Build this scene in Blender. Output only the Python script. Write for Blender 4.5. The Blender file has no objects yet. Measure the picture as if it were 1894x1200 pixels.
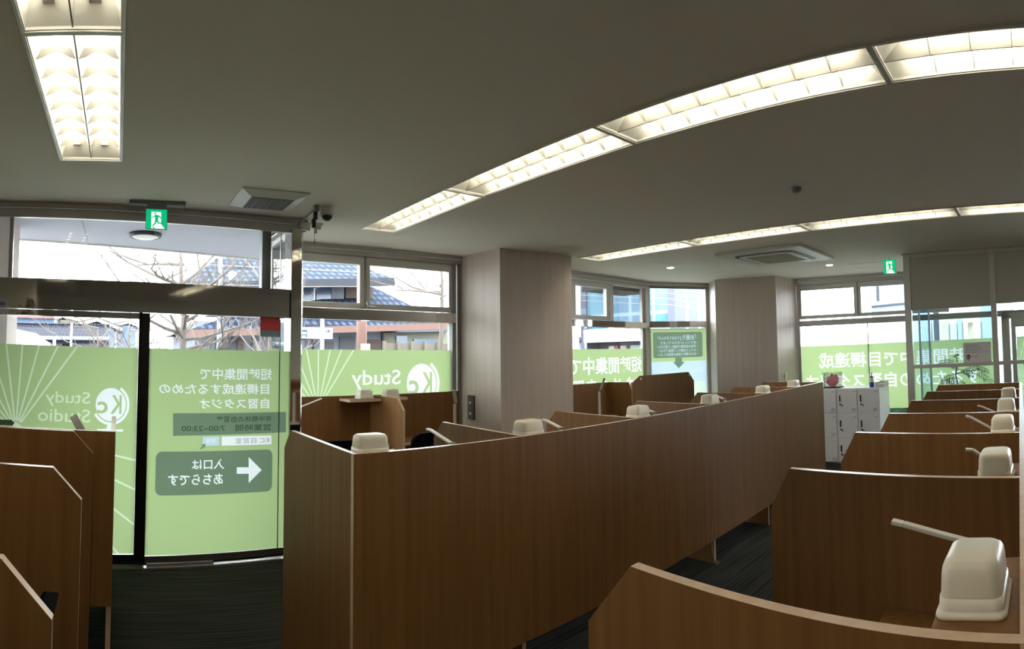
import bpy, bmesh, math, random
from mathutils import Vector, Matrix
from mathutils.geometry import delaunay_2d_cdt
import numpy as np
random.seed(7)
SC = bpy.context.scene
COL = SC.collection
# ------------------------------------------------------------------ camera (cylindrical phone panorama, 1894 x 1200)
EYE = 1.45
CEIL = 2.45
F = 1074.05; FV = F / .92; CY = 590.07; PIT = .0566; ROLL = .0094; AZ = -.6779
def rot3(rows): return Matrix(rows)
_c, _s = math.cos(ROLL), math.sin(ROLL); _R = rot3(((_c, 0, _s), (0, 1, 0), (-_s, 0, _c)))
_c, _s = math.cos(PIT), math.sin(PIT);   _P = rot3(((1, 0, 0), (0, _c, -_s), (0, _s, _c)))
_c, _s = math.cos(AZ), math.sin(AZ);     _A = rot3(((_c, -_s, 0), (_s, _c, 0), (0, 0, 1)))
T = _A @ _P @ _R
cam = bpy.data.cameras.new('camera'); camo = bpy.data.objects.new('camera', cam); COL.objects.link(camo)
camo.matrix_world = Matrix(((T[0][0], T[0][2], -T[0][1], 0), (T[1][0], T[1][2], -T[1][1], 0), (T[2][0], T[2][2], -T[2][1], EYE), (0, 0, 0, 1)))
cam.type = 'PANO'
cam.clip_start = .02; cam.clip_end = 400
def set_pano(c):
    c.panorama_type = 'CENTRAL_CYLINDRICAL'
    c.central_cylindrical_range_u_min = -947 / F
    c.central_cylindrical_range_u_max = 947 / F
    c.central_cylindrical_range_v_min = -(1200 - CY) / FV
    c.central_cylindrical_range_v_max = CY / FV
    c.central_cylindrical_radius = 1.0
set_pano(cam)
SC.camera = camo
SC.view_settings.view_transform = 'Standard'; SC.view_settings.look = 'None'
SC.view_settings.gamma = 1; SC.view_settings.use_curve_mapping = False
SC.view_settings.exposure = 1.02
# ------------------------------------------------------------------ world and sun
w = bpy.data.worlds.new('sky'); SC.world = w; w.use_nodes = True
_bg = w.node_tree.nodes['Background']
_bg.inputs[0].default_value = (.86, .93, 1.0, 1); _bg.inputs[1].default_value = 8.6
sun = bpy.data.lights.new('sun', 'SUN'); sun.energy = 1.0; sun.angle = .01; sun.color = (1, .95, .86)
suno = bpy.data.objects.new('sun', sun); COL.objects.link(suno)
suno.rotation_euler = Vector((.45, .62, -.62)).to_track_quat('-Z', 'Y').to_euler()
TUBE = 9.5      # emission of the fluorescent tubes

def ray(x, y):
    th = (x - 947) / F
    return T @ Vector((math.sin(th), math.cos(th), (CY - y) / FV))
def atz(x, y, z): d = ray(x, y); t = (z - EYE) / d.z; return Vector((d.x * t, d.y * t, z))
def aty(x, y, Y): d = ray(x, y); t = Y / d.y; return Vector((d.x * t, Y, d.z * t + EYE))
def atx(x, y, X): d = ray(x, y); t = X / d.x; return Vector((X, d.y * t, d.z * t + EYE))
def atr(x, y, r): d = ray(x, y); t = r / math.hypot(d.x, d.y); return Vector((d.x * t, d.y * t, d.z * t + EYE))

# ------------------------------------------------------------------ materials
MATS = {}
def nt(name):
    m = bpy.data.materials.new(name); m.use_nodes = True
    n = m.node_tree; return m, n.nodes, n.links, n.nodes['Principled BSDF']
def pm(name, col, rough=.5, metal=0, emit=None, estr=0, spec=.5, bump=0, bscale=200, var=0, vscale=4):
    m, N, L, b = nt(name)
    b.inputs['Base Color'].default_value = (*col, 1); b.inputs['Roughness'].default_value = rough
    b.inputs['Metallic'].default_value = metal; b.inputs['Specular IOR Level'].default_value = spec
    if emit: b.inputs['Emission Color'].default_value = (*emit, 1); b.inputs['Emission Strength'].default_value = estr
    tc = N.new('ShaderNodeTexCoord')
    if var:
        nz = N.new('ShaderNodeTexNoise'); nz.inputs['Scale'].default_value = vscale; nz.inputs['Detail'].default_value = 4
        L.new(tc.outputs['Object'], nz.inputs['Vector'])
        mx = N.new('ShaderNodeMix'); mx.data_type = 'RGBA'
        mx.inputs['A'].default_value = (*[c * (1 - var) for c in col], 1); mx.inputs['B'].default_value = (*[min(1, c * (1 + var)) for c in col], 1)
        L.new(nz.outputs['Fac'], mx.inputs['Factor']); L.new(mx.outputs['Result'], b.inputs['Base Color'])
    if bump:
        nb = N.new('ShaderNodeTexNoise'); nb.inputs['Scale'].default_value = bscale
        L.new(tc.outputs['Object'], nb.inputs['Vector'])
        bp = N.new('ShaderNodeBump'); bp.inputs['Strength'].default_value = bump; bp.inputs['Distance'].default_value = .002
        L.new(nb.outputs['Fac'], bp.inputs['Height']); L.new(bp.outputs['Normal'], b.inputs['Normal'])
    return m
def grain(name, stops, sc, rough=.45, spec=.4, blotch=1.2):
    m, N, L, b = nt(name)
    tc = N.new('ShaderNodeTexCoord'); mp = N.new('ShaderNodeMapping'); mp.inputs['Scale'].default_value = sc
    geo = N.new('ShaderNodeNewGeometry')
    L.new(geo.outputs['Position'], mp.inputs['Vector'])
    n1 = N.new('ShaderNodeTexNoise'); n1.inputs['Scale'].default_value = 1; n1.inputs['Detail'].default_value = 6; n1.inputs['Roughness'].default_value = .65
    L.new(mp.outputs['Vector'], n1.inputs['Vector'])
    n2 = N.new('ShaderNodeTexNoise'); n2.inputs['Scale'].default_value = blotch; n2.inputs['Detail'].default_value = 2
    L.new(geo.outputs['Position'], n2.inputs['Vector'])
    ad = N.new('ShaderNodeMath'); ad.operation = 'MULTIPLY_ADD'; ad.inputs[1].default_value = .25
    L.new(n2.outputs['Fac'], ad.inputs[0]); 
    sub = N.new('ShaderNodeMath'); sub.operation = 'SUBTRACT'; sub.inputs[1].default_value = .125
    L.new(n1.outputs['Fac'], sub.inputs[0]); L.new(sub.outputs[0], ad.inputs[2])
    cr = N.new('ShaderNodeValToRGB')
    e = cr.color_ramp.elements
    e[0].position = stops[0][0]; e[0].color = (*stops[0][1], 1); e[1].position = stops[-1][0]; e[1].color = (*stops[-1][1], 1)
    for p, c in stops[1:-1]:
        k = e.new(p); k.color = (*c, 1)
    L.new(ad.outputs[0], cr.inputs['Fac']); L.new(cr.outputs['Color'], b.inputs['Base Color'])
    b.inputs['Roughness'].default_value = rough; b.inputs['Specular IOR Level'].default_value = spec
    return m
WOOD = grain('cherry_laminate', [(.25, (.160, .071, .021)), (.5, (.205, .094, .029)), (.78, (.250, .120, .040))], (34, 34, 1.2), rough=.5, spec=.25)
EDGE = grain('edge_band', [(.3, (.56, .39, .27)), (.7, (.66, .48, .35))], (30, 30, 3), rough=.25, spec=.6)
PILW = grain('pale_ash_panel', [(.25, (.50, .405, .35)), (.5, (.56, .46, .40)), (.78, (.62, .515, .45))], (20, 20, .8), rough=.5)
CEILM = pm('ceiling_paint', (.80, .725, .64), .9, bump=.15, bscale=90)
WALLM = pm('wall_cream', (.62, .56, .48), .9, bump=.1, bscale=120)
PANELM = pm('grey_beige_panel', (.50, .47, .40), .7)
ALU = pm('aluminium_frame', (.42, .40, .36), .32, .85)
ALUW = pm('white_aluminium', (.62, .59, .54), .4, .2)
MIRR = pm('polished_steel', (.50, .48, .44), .045, 1)
JAMB = pm('grey_jamb', (.27, .265, .235), .55)
DARK = pm('dark_steel', (.03, .028, .026), .25, .8)
BLACK = pm('black_plastic', (.012, .012, .013), .45)
FABRIC = pm('black_mesh_fabric', (.006, .006, .007), .95, spec=.05, bump=.4, bscale=400)
CREAM = pm('cream_plastic', (.74, .68, .56), .35)
WHITE = pm('white_enamel', (.88, .88, .90), .35)
OFFW = pm('off_white_plastic', (.66, .63, .57), .45)
REFL = pm('white_reflector', (.80, .79, .74), .4)
LOUVW = pm('louvre_blade', (.30, .29, .26), .5)
TUBEM = pm('fluorescent_tube', (.9, .9, .85), .3, emit=(1, .93, .76), estr=TUBE)
DLM = pm('downlight_lens', (.9, .9, .9), .3, emit=(1, .93, .8), estr=14)
GREY = pm('grey_plastic', (.20, .195, .18), .5)
STEELB = pm('brushed_plate', (.13, .115, .10), .35, .7)
CHROME = pm('chrome', (.6, .6, .6), .12, 1)
BLUE = pm('blue_liquid', (.02, .05, .35), .2)
CLEARP = None
BRONZE = pm('ac_filter', (.32, .27, .18), .7)
LOUV = pm('dark_louvre', (.17, .15, .12), .6)
SIGNG = pm('exit_green', (.0, .33, .16), .4, emit=(.0, .42, .17), estr=.55)
SIGNW = pm('exit_white', (.8, .85, .75), .4, emit=(.75, .9, .7), estr=.75)
PAPER = pm('paper', (.84, .80, .81), .8)
INK = pm('ink', (.05, .05, .05), .8)
LEAF = pm('leaf_green', (.035, .11, .05), .5, var=.4, vscale=30)
DARKLEAF = pm('dark_leaf', (.015, .018, .012), .7)
SIGNB_ = pm('poster_blue', (.03, .16, .36), .5)
STEM = pm('plant_stem', (.10, .08, .04), .7)
BARK = pm('bark', (0.091, 0.073, 0.062), .9, var=.3, vscale=8)
def glass_mat(name, tint, gl=.06):
    m, N, L, b = nt(name); N.remove(b)
    out = N['Material Output']; t = N.new('ShaderNodeBsdfTransparent'); t.inputs[0].default_value = (*tint, 1)
    g = N.new('ShaderNodeBsdfGlossy'); g.inputs['Roughness'].default_value = .01
    f = N.new('ShaderNodeFresnel'); f.inputs[0].default_value = 1.45
    mu = N.new('ShaderNodeMath'); mu.operation = 'MULTIPLY'; mu.inputs[1].default_value = .7
    L.new(f.outputs[0], mu.inputs[0])
    mx = N.new('ShaderNodeMixShader'); L.new(mu.outputs[0], mx.inputs[0]); L.new(t.outputs[0], mx.inputs[1]); L.new(g.outputs[0], mx.inputs[2])
    L.new(mx.outputs[0], out.inputs['Surface']); return m
GLASS = glass_mat('window_glass', (.93, .95, .94))
PGLASS = glass_mat('partition_glass', (.86, .92, .95))
CLEARP = glass_mat('clear_plastic', (.9, .9, .9))
def film_mat(name, trans, diff, tfac=.8, clear=0):
    m, N, L, b = nt(name); N.remove(b)
    out = N['Material Output']; t = N.new('ShaderNodeBsdfTranslucent'); t.inputs[0].default_value = (*trans, 1)
    d = N.new('ShaderNodeBsdfDiffuse'); d.inputs[0].default_value = (*diff, 1)
    mx = N.new('ShaderNodeMixShader'); mx.inputs[0].default_value = tfac; L.new(d.outputs[0], mx.inputs[1]); L.new(t.outputs[0], mx.inputs[2])
    L.new(mx.outputs[0], out.inputs['Surface']); return m
PINK = film_mat('pink_cloth', (.95, .50, .56), (.88, .48, .54), .5)
FGREEN = film_mat('film_green', (0.178, 0.229, 0.103), (.32, .42, .20), .9)
FWHITE = film_mat('film_white', (0.355, 0.363, 0.347), (.65, .67, .63), .95)
FRAY = film_mat('film_pale_green', (0.283, 0.331, 0.221), (.45, .55, .36), .92)
FDARK = film_mat('film_dark_green', (0.071, 0.118, 0.055), (.12, .19, .10))
FDK2 = film_mat('film_grey_green', (0.073, 0.104, 0.065), (.14, .20, .125))
FTXT = film_mat('film_dark_text', (0.019, 0.033, 0.019), (.05, .07, .05))  # very dark green print for the opening hours
FPALE = film_mat('film_ice_blue', (0.229, 0.280, 0.308), (.45, .53, .57), .9)
FGREY = film_mat('film_grey', (0.118, 0.130, 0.126), (.25, .27, .26))
FRED = film_mat('sticker_red', (0.106, 0.013, 0.011), (.30, .05, .04))
FTEAL = film_mat('sticker_dark_teal', (0.040, 0.055, 0.048), (.08, .11, .10))

# ------------------------------------------------------------------ mesh helpers
def tag(o, label=None, cat=None, group=None, kind=None):
    if label: o['label'] = label
    if cat: o['category'] = cat
    if group: o['group'] = group
    if kind: o['kind'] = kind
    return o
def empty(name, loc, label, cat, group=None, rz=0):
    o = bpy.data.objects.new(name, None); o.empty_display_size = .1; COL.objects.link(o)
    o.location = loc; o.rotation_euler = (0, 0, rz)
    return tag(o, label, cat, group)
class MB:
    """Collects shapes (in the space of a given matrix) into one mesh object."""
    def __init__(s, M=None): s.bm = bmesh.new(); s.M = M or Matrix(); s.mi = 0
    def v(s, p): return s.bm.verts.new(s.M @ Vector(p))
    def face(s, vs, mi=None):
        try: f = s.bm.faces.new(vs)
        except ValueError: return None
        f.material_index = s.mi if mi is None else mi; return f
    def box(s, x0, x1, y0, y1, z0, z1, mi=None, top=None):
        p = [s.v((x, y, z)) for x in (x0, x1) for y in (y0, y1) for z in (z0, z1)]
        for k, q in enumerate(((0, 1, 3, 2), (4, 6, 7, 5), (0, 4, 5, 1), (2, 3, 7, 6), (0, 2, 6, 4), (1, 5, 7, 3))):
            s.face([p[i] for i in q], mi)
        return s
    def poly(s, pts, vec, mi=None, mside=None):
        """extruded polygon: PTS (3-D, planar) moved by VEC"""
        a = [s.v(p) for p in pts]; vec = Vector(vec); b = [s.v(Vector(p) + vec) for p in pts]; n = len(a)
        s.face(a[::-1], mi); s.face(b, mi)
        for i in range(n): s.face([a[i], a[(i + 1) % n], b[(i + 1) % n], b[i]], mside if mside is not None else mi)
        return s
    def tube(s, pts, r, seg=8, mi=None, cap=True):
        rings = []; pts = [Vector(p) for p in pts]
        for i, p in enumerate(pts):
            d = (pts[min(i + 1, len(pts) - 1)] - pts[max(i - 1, 0)]).normalized()
            u = d.orthogonal().normalized(); 
            if rings: u = (lastu - d * lastu.dot(d)).normalized()
            lastu = u; w_ = d.cross(u); rr = r[i] if isinstance(r, (list, tuple)) else r
            rings.append([s.v(p + (u * math.cos(a) + w_ * math.sin(a)) * rr) for a in [2 * math.pi * k / seg for k in range(seg)]])
        for A, B in zip(rings, rings[1:]):
            for k in range(seg): s.face([A[k], A[(k + 1) % seg], B[(k + 1) % seg], B[k]], mi)
        if cap: s.face(rings[0][::-1], mi); s.face(rings[-1], mi)
        return s
    def lathe(s, prof, c=(0, 0, 0), seg=24, mi=None, cap=True):
        rings = [[s.v((c[0] + r * math.cos(a), c[1] + r * math.sin(a), c[2] + z)) for a in [2 * math.pi * k / seg for k in range(seg)]] for r, z in prof]
        for A, B in zip(rings, rings[1:]):
            for k in range(seg): s.face([A[k], A[(k + 1) % seg], B[(k + 1) % seg], B[k]], mi)
        if cap: s.face(rings[0][::-1], mi); s.face(rings[-1], mi)
        return s
    def bar(s, a, b, w_, h, mi=None, up=(0, 0, 1)):
        """a rectangular bar from A to B, W wide and H high"""
        a, b = Vector(a), Vector(b); d = (b - a).normalized(); up = Vector(up)
        sd = d.cross(up).normalized(); u = sd.cross(d)
        q = [(-.5, -.5), (.5, -.5), (.5, .5), (-.5, .5)]
        A = [s.v(a + sd * w_ * i + u * h * j) for i, j in q]; B = [s.v(b + sd * w_ * i + u * h * j) for i, j in q]
        s.face(A[::-1], mi); s.face(B, mi)
        for k in range(4): s.face([A[k], A[(k + 1) % 4], B[(k + 1) % 4], B[k]], mi)
        return s
    def quad(s, *p, mi=None): s.face([s.v(q) for q in p], mi); return s
    def build(s, name, mats, parent=None, bevel=0, smooth=False, kind=None, seg=2):
        bmesh.ops.recalc_face_normals(s.bm, faces=s.bm.faces)
        me = bpy.data.meshes.new(name); s.bm.to_mesh(me); s.bm.free()
        for m in (mats if isinstance(mats, (list, tuple)) else [mats]): me.materials.append(m)
        if smooth:
            for p in me.polygons: p.use_smooth = True
        o = bpy.data.objects.new(name, me); COL.objects.link(o)
        if parent: o.parent = parent
        if bevel:
            b = o.modifiers.new('bevel', 'BEVEL'); b.width = bevel; b.segments = seg; b.limit_method = 'ANGLE'
        if kind: o['kind'] = kind
        return o
def copy_tree(o, parent=None):
    c = o.copy(); COL.objects.link(c)
    if parent: c.parent = parent
    for ch in list(o.children): copy_tree(ch, c)
    return c
class Frame:
    """local axes on a wall: x along it (left to right seen from the room), y outwards, z up"""
    def __init__(s, p0, p1):
        u = Vector((p1[0] - p0[0], p1[1] - p0[1], 0)).normalized(); n = Vector((-u.y, u.x, 0))
        s.p0 = Vector((p0[0], p0[1], 0)); s.u = u; s.n = n
        s.M = Matrix(((u.x, n.x, 0, p0[0]), (u.y, n.y, 0, p0[1]), (0, 0, 1, 0), (0, 0, 0, 1)))
        s.len = math.hypot(p1[0] - p0[0], p1[1] - p0[1])
    def at(s, px, py, off=0):
        d = ray(px, py); o = s.p0 + s.n * off
        t = o.dot(s.n) / Vector((d.x, d.y, 0)).dot(s.n); p = d * t
        return ((Vector((p.x, p.y, 0)) - s.p0).dot(s.u), p.z + EYE)
DW = Frame((-1.2, 4.20), (1.45, 4.42))
W1 = Frame((1.2, 5.27), (3.52, 5.27))
W2 = Frame((4.6, 5.31), (7.05, 5.42))
DG = Frame((7.05, 5.42), (7.94, 4.90))
WB = Frame((8.42, 3.55), (8.58, 1.87))
PT = Frame((6.91, 1.47), (6.89, .43))

# ---- flat layered films: every layer is cut out of the layers below it, all in one plane
def text_loops(body, size, offset=0.0, spacing=1.0):
    """outline loops of a line of text, lower left at 0,0; returns (loops, width)"""
    cu = bpy.data.curves.new('t', 'FONT'); cu.body = body; cu.size = size; cu.offset = offset * size; cu.space_character = spacing
    cu.resolution_u = 3
    o = bpy.data.objects.new('t', cu); COL.objects.link(o)
    dg = bpy.context.evaluated_depsgraph_get(); me = o.evaluated_get(dg).to_mesh()
    bm = bmesh.new(); bm.from_mesh(me); bmesh.ops.remove_doubles(bm, verts=bm.verts, dist=1e-6)
    loops = []; edges = set(e for e in bm.edges if len(e.link_faces) == 1)
    while edges:
        e = edges.pop(); lp = [e.verts[0], e.verts[1]]
        while True:
            nx = [k for k in lp[-1].link_edges if k in edges]
            if not nx: break
            k = nx[0]; edges.discard(k); v2 = k.other_vert(lp[-1])
            if v2 is lp[0]: break
            lp.append(v2)
        if len(lp) > 2: loops.append([(v.co.x, v.co.y) for v in lp])
    bm.free(); bpy.data.objects.remove(o); bpy.data.curves.remove(cu)
    xs = [p[0] for l in loops for p in l]
    return loops, (max(xs) if xs else 0)
def xf(loops, sx, sy, ox, oy): return [[(ox + x * sx, oy + y * sy) for x, y in l] for l in loops]
def mirror_text(body, xr, yb, h, w_=None, bold=.012, spacing=1.0):
    """text as read from outside: starts at XR and runs to the left"""
    lp, wd = text_loops(body, 1.0, bold, spacing)
    ys = [p[1] for l in lp for p in l]; y0, y1 = min(ys), max(ys)
    sy = h / (y1 - y0); sx = (w_ / wd) if w_ else sy
    return xf([[(x, y - y0) for x, y in l] for l in lp], -sx, sy, xr, yb)
def rect(x0, x1, y0, y1): return [(x0, y0), (x1, y0), (x1, y1), (x0, y1)]
def circ(cx, cy, r, n=40, rx=1): return [(cx + rx * r * math.cos(2 * math.pi * k / n), cy + r * math.sin(2 * math.pi * k / n)) for k in range(n)]
def rrect(x0, x1, y0, y1, r, n=6):
    o = []
    for cx, cy, a0 in ((x1 - r, y1 - r, 0), (x0 + r, y1 - r, 90), (x0 + r, y0 + r, 180), (x1 - r, y0 + r, 270)):
        o += [(cx + r * math.cos(math.radians(a0 + 90 * k / n)), cy + r * math.sin(math.radians(a0 + 90 * k / n))) for k in range(n + 1)]
    return o
def arc_band(cx, cy, r0, r1, a0, a1, n=24, rx=1):
    A = [math.radians(a0 + (a1 - a0) * k / n) for k in range(n + 1)]
    return [(cx + rx * r1 * math.cos(a), cy + r1 * math.sin(a)) for a in A] + [(cx + rx * r0 * math.cos(a), cy + r0 * math.sin(a)) for a in reversed(A)]
def stroke(a, b, w0, w1=None):
    w1 = w0 if w1 is None else w1
    a, b = Vector(a), Vector(b); d = (b - a).normalized(); n = Vector((-d.y, d.x))
    return [tuple(a + n * w0 / 2), tuple(a - n * w0 / 2), tuple(b - n * w1 / 2), tuple(b + n * w1 / 2)]
def inside(loops, pts):
    c = np.zeros(len(pts), bool); X = pts[:, 0]; Y = pts[:, 1]
    for l in loops:
        a = np.array(l); b = np.roll(a, -1, 0)
        for (x0, y0), (x1, y1) in zip(a, b):
            if y0 == y1: continue
            m = ((y0 > Y) != (y1 > Y)); 
            if not m.any(): continue
            c[m] ^= X[m] < (x1 - x0) * (Y[m] - y0) / (y1 - y0) + x0
    return c
def layered(frame, off, layers, parent, clip=None):
    """LAYERS: (name, material, loops, merge) from the bottom up. Builds one flat mesh per layer, at distance OFF from the frame's plane."""
    vs, es = [], []
    for nm, mat, loops in layers:
        for l in loops:
            k = len(vs); vs += [Vector(p) for p in l]; es += [(k + i, k + (i + 1) % len(l)) for i in range(len(l))]
    V, Ee, Fc, *_ = delaunay_2d_cdt(vs, es, [], 0, 1e-5)
    V = np.array([(v.x, v.y) for v in V]); ctr = np.array([V[list(f)].mean(0) for f in Fc])
    own = np.full(len(Fc), -1)
    for i, (nm, mat, loops) in enumerate(layers):
        if nm.startswith('+'):                       # union of its loops, not even-odd
            m = np.zeros(len(Fc), bool)
            for l in loops: m |= inside([l], ctr)
        else: m = inside(loops, ctr)
        if i: m &= base
        else: base = m
        own[m] = i
    out = None
    for i, (nm, mat, loops) in enumerate(layers):
        idx = np.nonzero(own == i)[0]
        if not len(idx): continue
        used = {}; mv = []; mf = []
        for f in idx:
            q = []
            for k in Fc[f]:
                if k not in used: used[k] = len(mv); mv.append(frame.M @ Vector((V[k][0], off, V[k][1])))
                q.append(used[k])
            mf.append(q)
        me = bpy.data.meshes.new(nm.strip('+')); me.from_pydata([tuple(p) for p in mv], [], mf); me.materials.append(mat)
        o = bpy.data.objects.new(nm.strip('+'), me); COL.objects.link(o)
        if parent is not None: o.parent = parent
        elif out is None: out = o
        else: o.parent = out
    return out
def rebase(root, loc, rz=0):
    """a thing was built in world space with identity transforms: give it an origin at LOC turned by RZ"""
    M = Matrix.Translation(Vector(loc)) @ Matrix.Rotation(rz, 4, 'Z'); inv = M.inverted()
    def go(o):
        if o.type == 'MESH': o.data.transform(inv)
        for c in o.children: go(c)
    go(root); root.location = loc; root.rotation_euler = (0, 0, rz); return root
def thing(name, label, cat, group=None): return empty(name, (0, 0, 0), label, cat, group)

# ================================================================== the room
def struct(name, mb, mats, **k): return mb.build(name, mats, kind='structure', **k)
# carpet: charcoal with fine lines along the rows
m, N, L, b = nt('carpet')
geo = N.new('ShaderNodeNewGeometry'); mp = N.new('ShaderNodeMapping'); mp.inputs['Scale'].default_value = (1.3, 75, 1)
mp.inputs['Rotation'].default_value = (0, 0, -.035)
L.new(geo.outputs['Position'], mp.inputs['Vector'])
nz = N.new('ShaderNodeTexNoise'); nz.inputs['Scale'].default_value = 1; nz.inputs['Detail'].default_value = 3; L.new(mp.outputs['Vector'], nz.inputs['Vector'])
cr = N.new('ShaderNodeValToRGB'); cr.color_ramp.elements[0].position = .35; cr.color_ramp.elements[0].color = (.010, .010, .0085, 1)
cr.color_ramp.elements[1].position = .68; cr.color_ramp.elements[1].color = (.045, .045, .040, 1)
L.new(nz.outputs['Fac'], cr.inputs['Fac']); L.new(cr.outputs['Color'], b.inputs['Base Color']); b.inputs['Roughness'].default_value = .95
b.inputs['Specular IOR Level'].default_value = .1
bp = N.new('ShaderNodeBump'); bp.inputs['Strength'].default_value = .4; bp.inputs['Distance'].default_value = .004
L.new(nz.outputs['Fac'], bp.inputs['Height']); L.new(bp.outputs['Normal'], b.inputs['Normal'])
CARPET = m
XL, YB, XR = -2.4, -3.4, 8.75
fl = MB()
outline = [(XL, YB), (XR, YB), (8.66, 1.0), (8.46, 3.58), (7.9, 3.6), (7.96, 4.93), (7.07, 5.45), (4.6, 5.34), (3.5, 5.32), (1.47, 5.32), (1.47, 4.44), (XL, 4.12)]
fl.poly([(x, y, -.12) for x, y in outline], (0, 0, .12))
struct('floor', fl, CARPET)

# troffer places: strips of recessed two-tube fittings, X range and Y ranges
STRIPS = [('left', -.35, -.015, [(1.95, 3.27), (.61, 1.925), (-.73, .585)]),
          ('mid', 2.005, 2.315, [(3.19, 4.51), (1.865, 3.165), (.545, 1.84), (-.79, .52), (-2.1, -.82)]),
          ('far', 4.66, 4.99, [(3.225, 4.56), (1.97, 3.195), (.585, 1.94), (-.76, .56), (-2.1, -.79)])]
# ceiling with its light openings cut out, then a slab over it
ce = [(XL - .1, YB - .1), (XR + .15, YB - .1), (XR + .1, 1.0), (8.6, 3.66), (8.1, 5.0), (7.08, 5.52), (4.5, 5.40), (1.40, 5.40), (1.40, 4.53), (XL - .1, 4.22)]
holes = [rect(a, b, y0, y1) for _, a, b, ys in STRIPS for y0, y1 in ys]
vs, es = [], []
for l in [ce] + holes:
    k = len(vs); vs += [Vector(p) for p in l]; es += [(k + i, k + (i + 1) % len(l)) for i in range(len(l))]
V, Ee, Fc, *_ = delaunay_2d_cdt(vs, es, [], 0, 1e-5)
ctr = np.array([np.mean([V[k] for k in f], axis=0) for f in Fc])
ok = inside([ce], ctr)
for h in holes: ok &= ~inside([h], ctr)
bm = bmesh.new(); bv = [bm.verts.new((v.x, v.y, CEIL)) for v in V]
for f, o_ in zip(Fc, ok):
    if o_: bm.faces.new([bv[k] for k in f])
r = bmesh.ops.extrude_face_region(bm, geom=bm.faces[:])
bmesh.ops.translate(bm, verts=[v for v in r['geom'] if isinstance(v, bmesh.types.BMVert)], vec=(0, 0, .02))
bmesh.ops.delete(bm, geom=[v for v in bm.verts if not v.link_faces], context='VERTS')
mb = MB(); mb.bm.free(); mb.bm = bm; struct('ceiling', mb, CEILM)
mb = MB(); mb.poly([(x, y, CEIL + .16) for x, y in ce], (0, 0, .25)); struct('ceiling_slab', mb, CEILM)
# walls out of view, all the way round
mb = MB(); mb.box(XL - .15, XL, YB - .15, 4.2, -.12, 2.7); struct('wall_left', mb, WALLM)
mb = MB(); mb.box(XL, XR + .3, YB - .15, YB, -.12, 2.7); struct('wall_back', mb, WALLM)
mb = MB(); mb.box(XL, -.50, -.62, -.45, -.12, 2.44); struct('wall_stub', mb, WALLM)
# upper band above the window headers
mb = MB()
for fr, a, e_ in ((DW, -1.25, DW.len + .02), (W1, .2, W1.len + .1), (W2, -.1, W2.len + .02), (DG, -.02, DG.len + .05), (WB, -.05, 5.2)):
    q = MB(fr.M); q.box(a, e_, .10, .22, CEIL - .06, 2.72)
    me = bpy.data.meshes.new('x'); q.bm.to_mesh(me); q.bm.free(); mb.bm.from_mesh(me); bpy.data.meshes.remove(me)
struct('wall_header', mb, WALLM)
# pillars clad with pale wood panels
mb = MB(); mb.poly([(3.545, 5.34, 0), (3.58, 4.635, 0), (4.545, 4.58, 0), (4.60, 5.42, 0)], (0, 0, CEIL)); P1 = struct('wall_pillar_middle', mb, PILW)
mb = MB(); mb.poly([(7.94, 4.98, 0), (7.94, 4.90, 0), (7.59, 4.565, 0), (7.83, 3.655, 0), (8.41, 3.587, 0), (8.6, 3.6, 0), (8.5, 4.98, 0)], (0, 0, CEIL)); P2 = struct('wall_pillar_right', mb, PILW)
# ------------------------------------------------------------------ glazed walls
def frame_mb(fr): return MB(fr.M)
def header(fr, a, e_, n):
    q = frame_mb(fr)
    q.box(a, e_, -.01, .16, CEIL - .034, CEIL); q.box(a, e_, .012, .16, CEIL - .042, CEIL - .034)
    q.box(a, e_, .0, .16, CEIL - .078, CEIL - .042); q.box(a, e_, -.016, .0, CEIL - .045, CEIL - .039, mi=1)
    struct('trim_%d' % n, q, [ALU, WHITE])
header(DW, -1.25, DW.len + .03, 1); header(W1, .22, 2.36, 2); header(W2, -.02, W2.len, 3); header(DG, 0, DG.len + .02, 4); header(WB, -.02, 5.2, 5)
q = MB(); q.box(1.42, 1.50, 4.40, 5.27, CEIL - .078, CEIL - .02); struct('trim_6', q, ALUW)
q = MB(); q.box(3.50, 3.546, 5.30, 5.37, 0, CEIL - .078); struct('trim_7', q, JAMB)
q = MB(); q.box(1.43, 1.46, 4.46, 5.27, 0, CEIL - .078); struct('window_8', q, GLASS)

# entrance: transom glass, polished header, fixed pane, sliding door
PO = 2.545                                     # where the right post stands, along the wall
x = DW.at
q = frame_mb(DW); q.box(PO, PO + .09, -.03, .12, 0, CEIL - .078); struct('trim_8', q, MIRR, bevel=.003)
q = frame_mb(DW); q.box(-1.25, PO, -.01, .11, 1.715, 1.925); struct('trim_9', q, MIRR, bevel=.003)   # polished header above the doors
q = frame_mb(DW)
q.box(-1.25, PO, 0, .05, 2.345, 2.372); q.box(2.476, 2.482, .035, .045, 1.925, 2.345); q.box(.37, .40, .02, .06, 1.925, 2.345)
W_T = struct('window_1', q, ALU)
q = frame_mb(DW); q.box(-1.25, PO, .036, .044, 1.925, 2.345); q.build('pane', GLASS, W_T)
q = frame_mb(DW); q.box(2.325, 2.40, .05, .12, 1.925, 2.345); q.build('mullion', GREY, W_T)
# fixed left leaf
q = frame_mb(DW)
q.box(-1.2, 1.375, .03, .075, .02, .075); q.box(1.36, 1.385, .03, .075, .02, 1.715)
D_L = struct('door_1', q, DARK)
q = frame_mb(DW); q.box(-1.2, 1.36, .03, .075, 1.672, 1.713); q.build('top_rail', MIRR, D_L)
q = frame_mb(DW); q.box(-1.2, 1.36, .05, .058, .075, 1.655); q.build('pane', GLASS, D_L)
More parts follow.
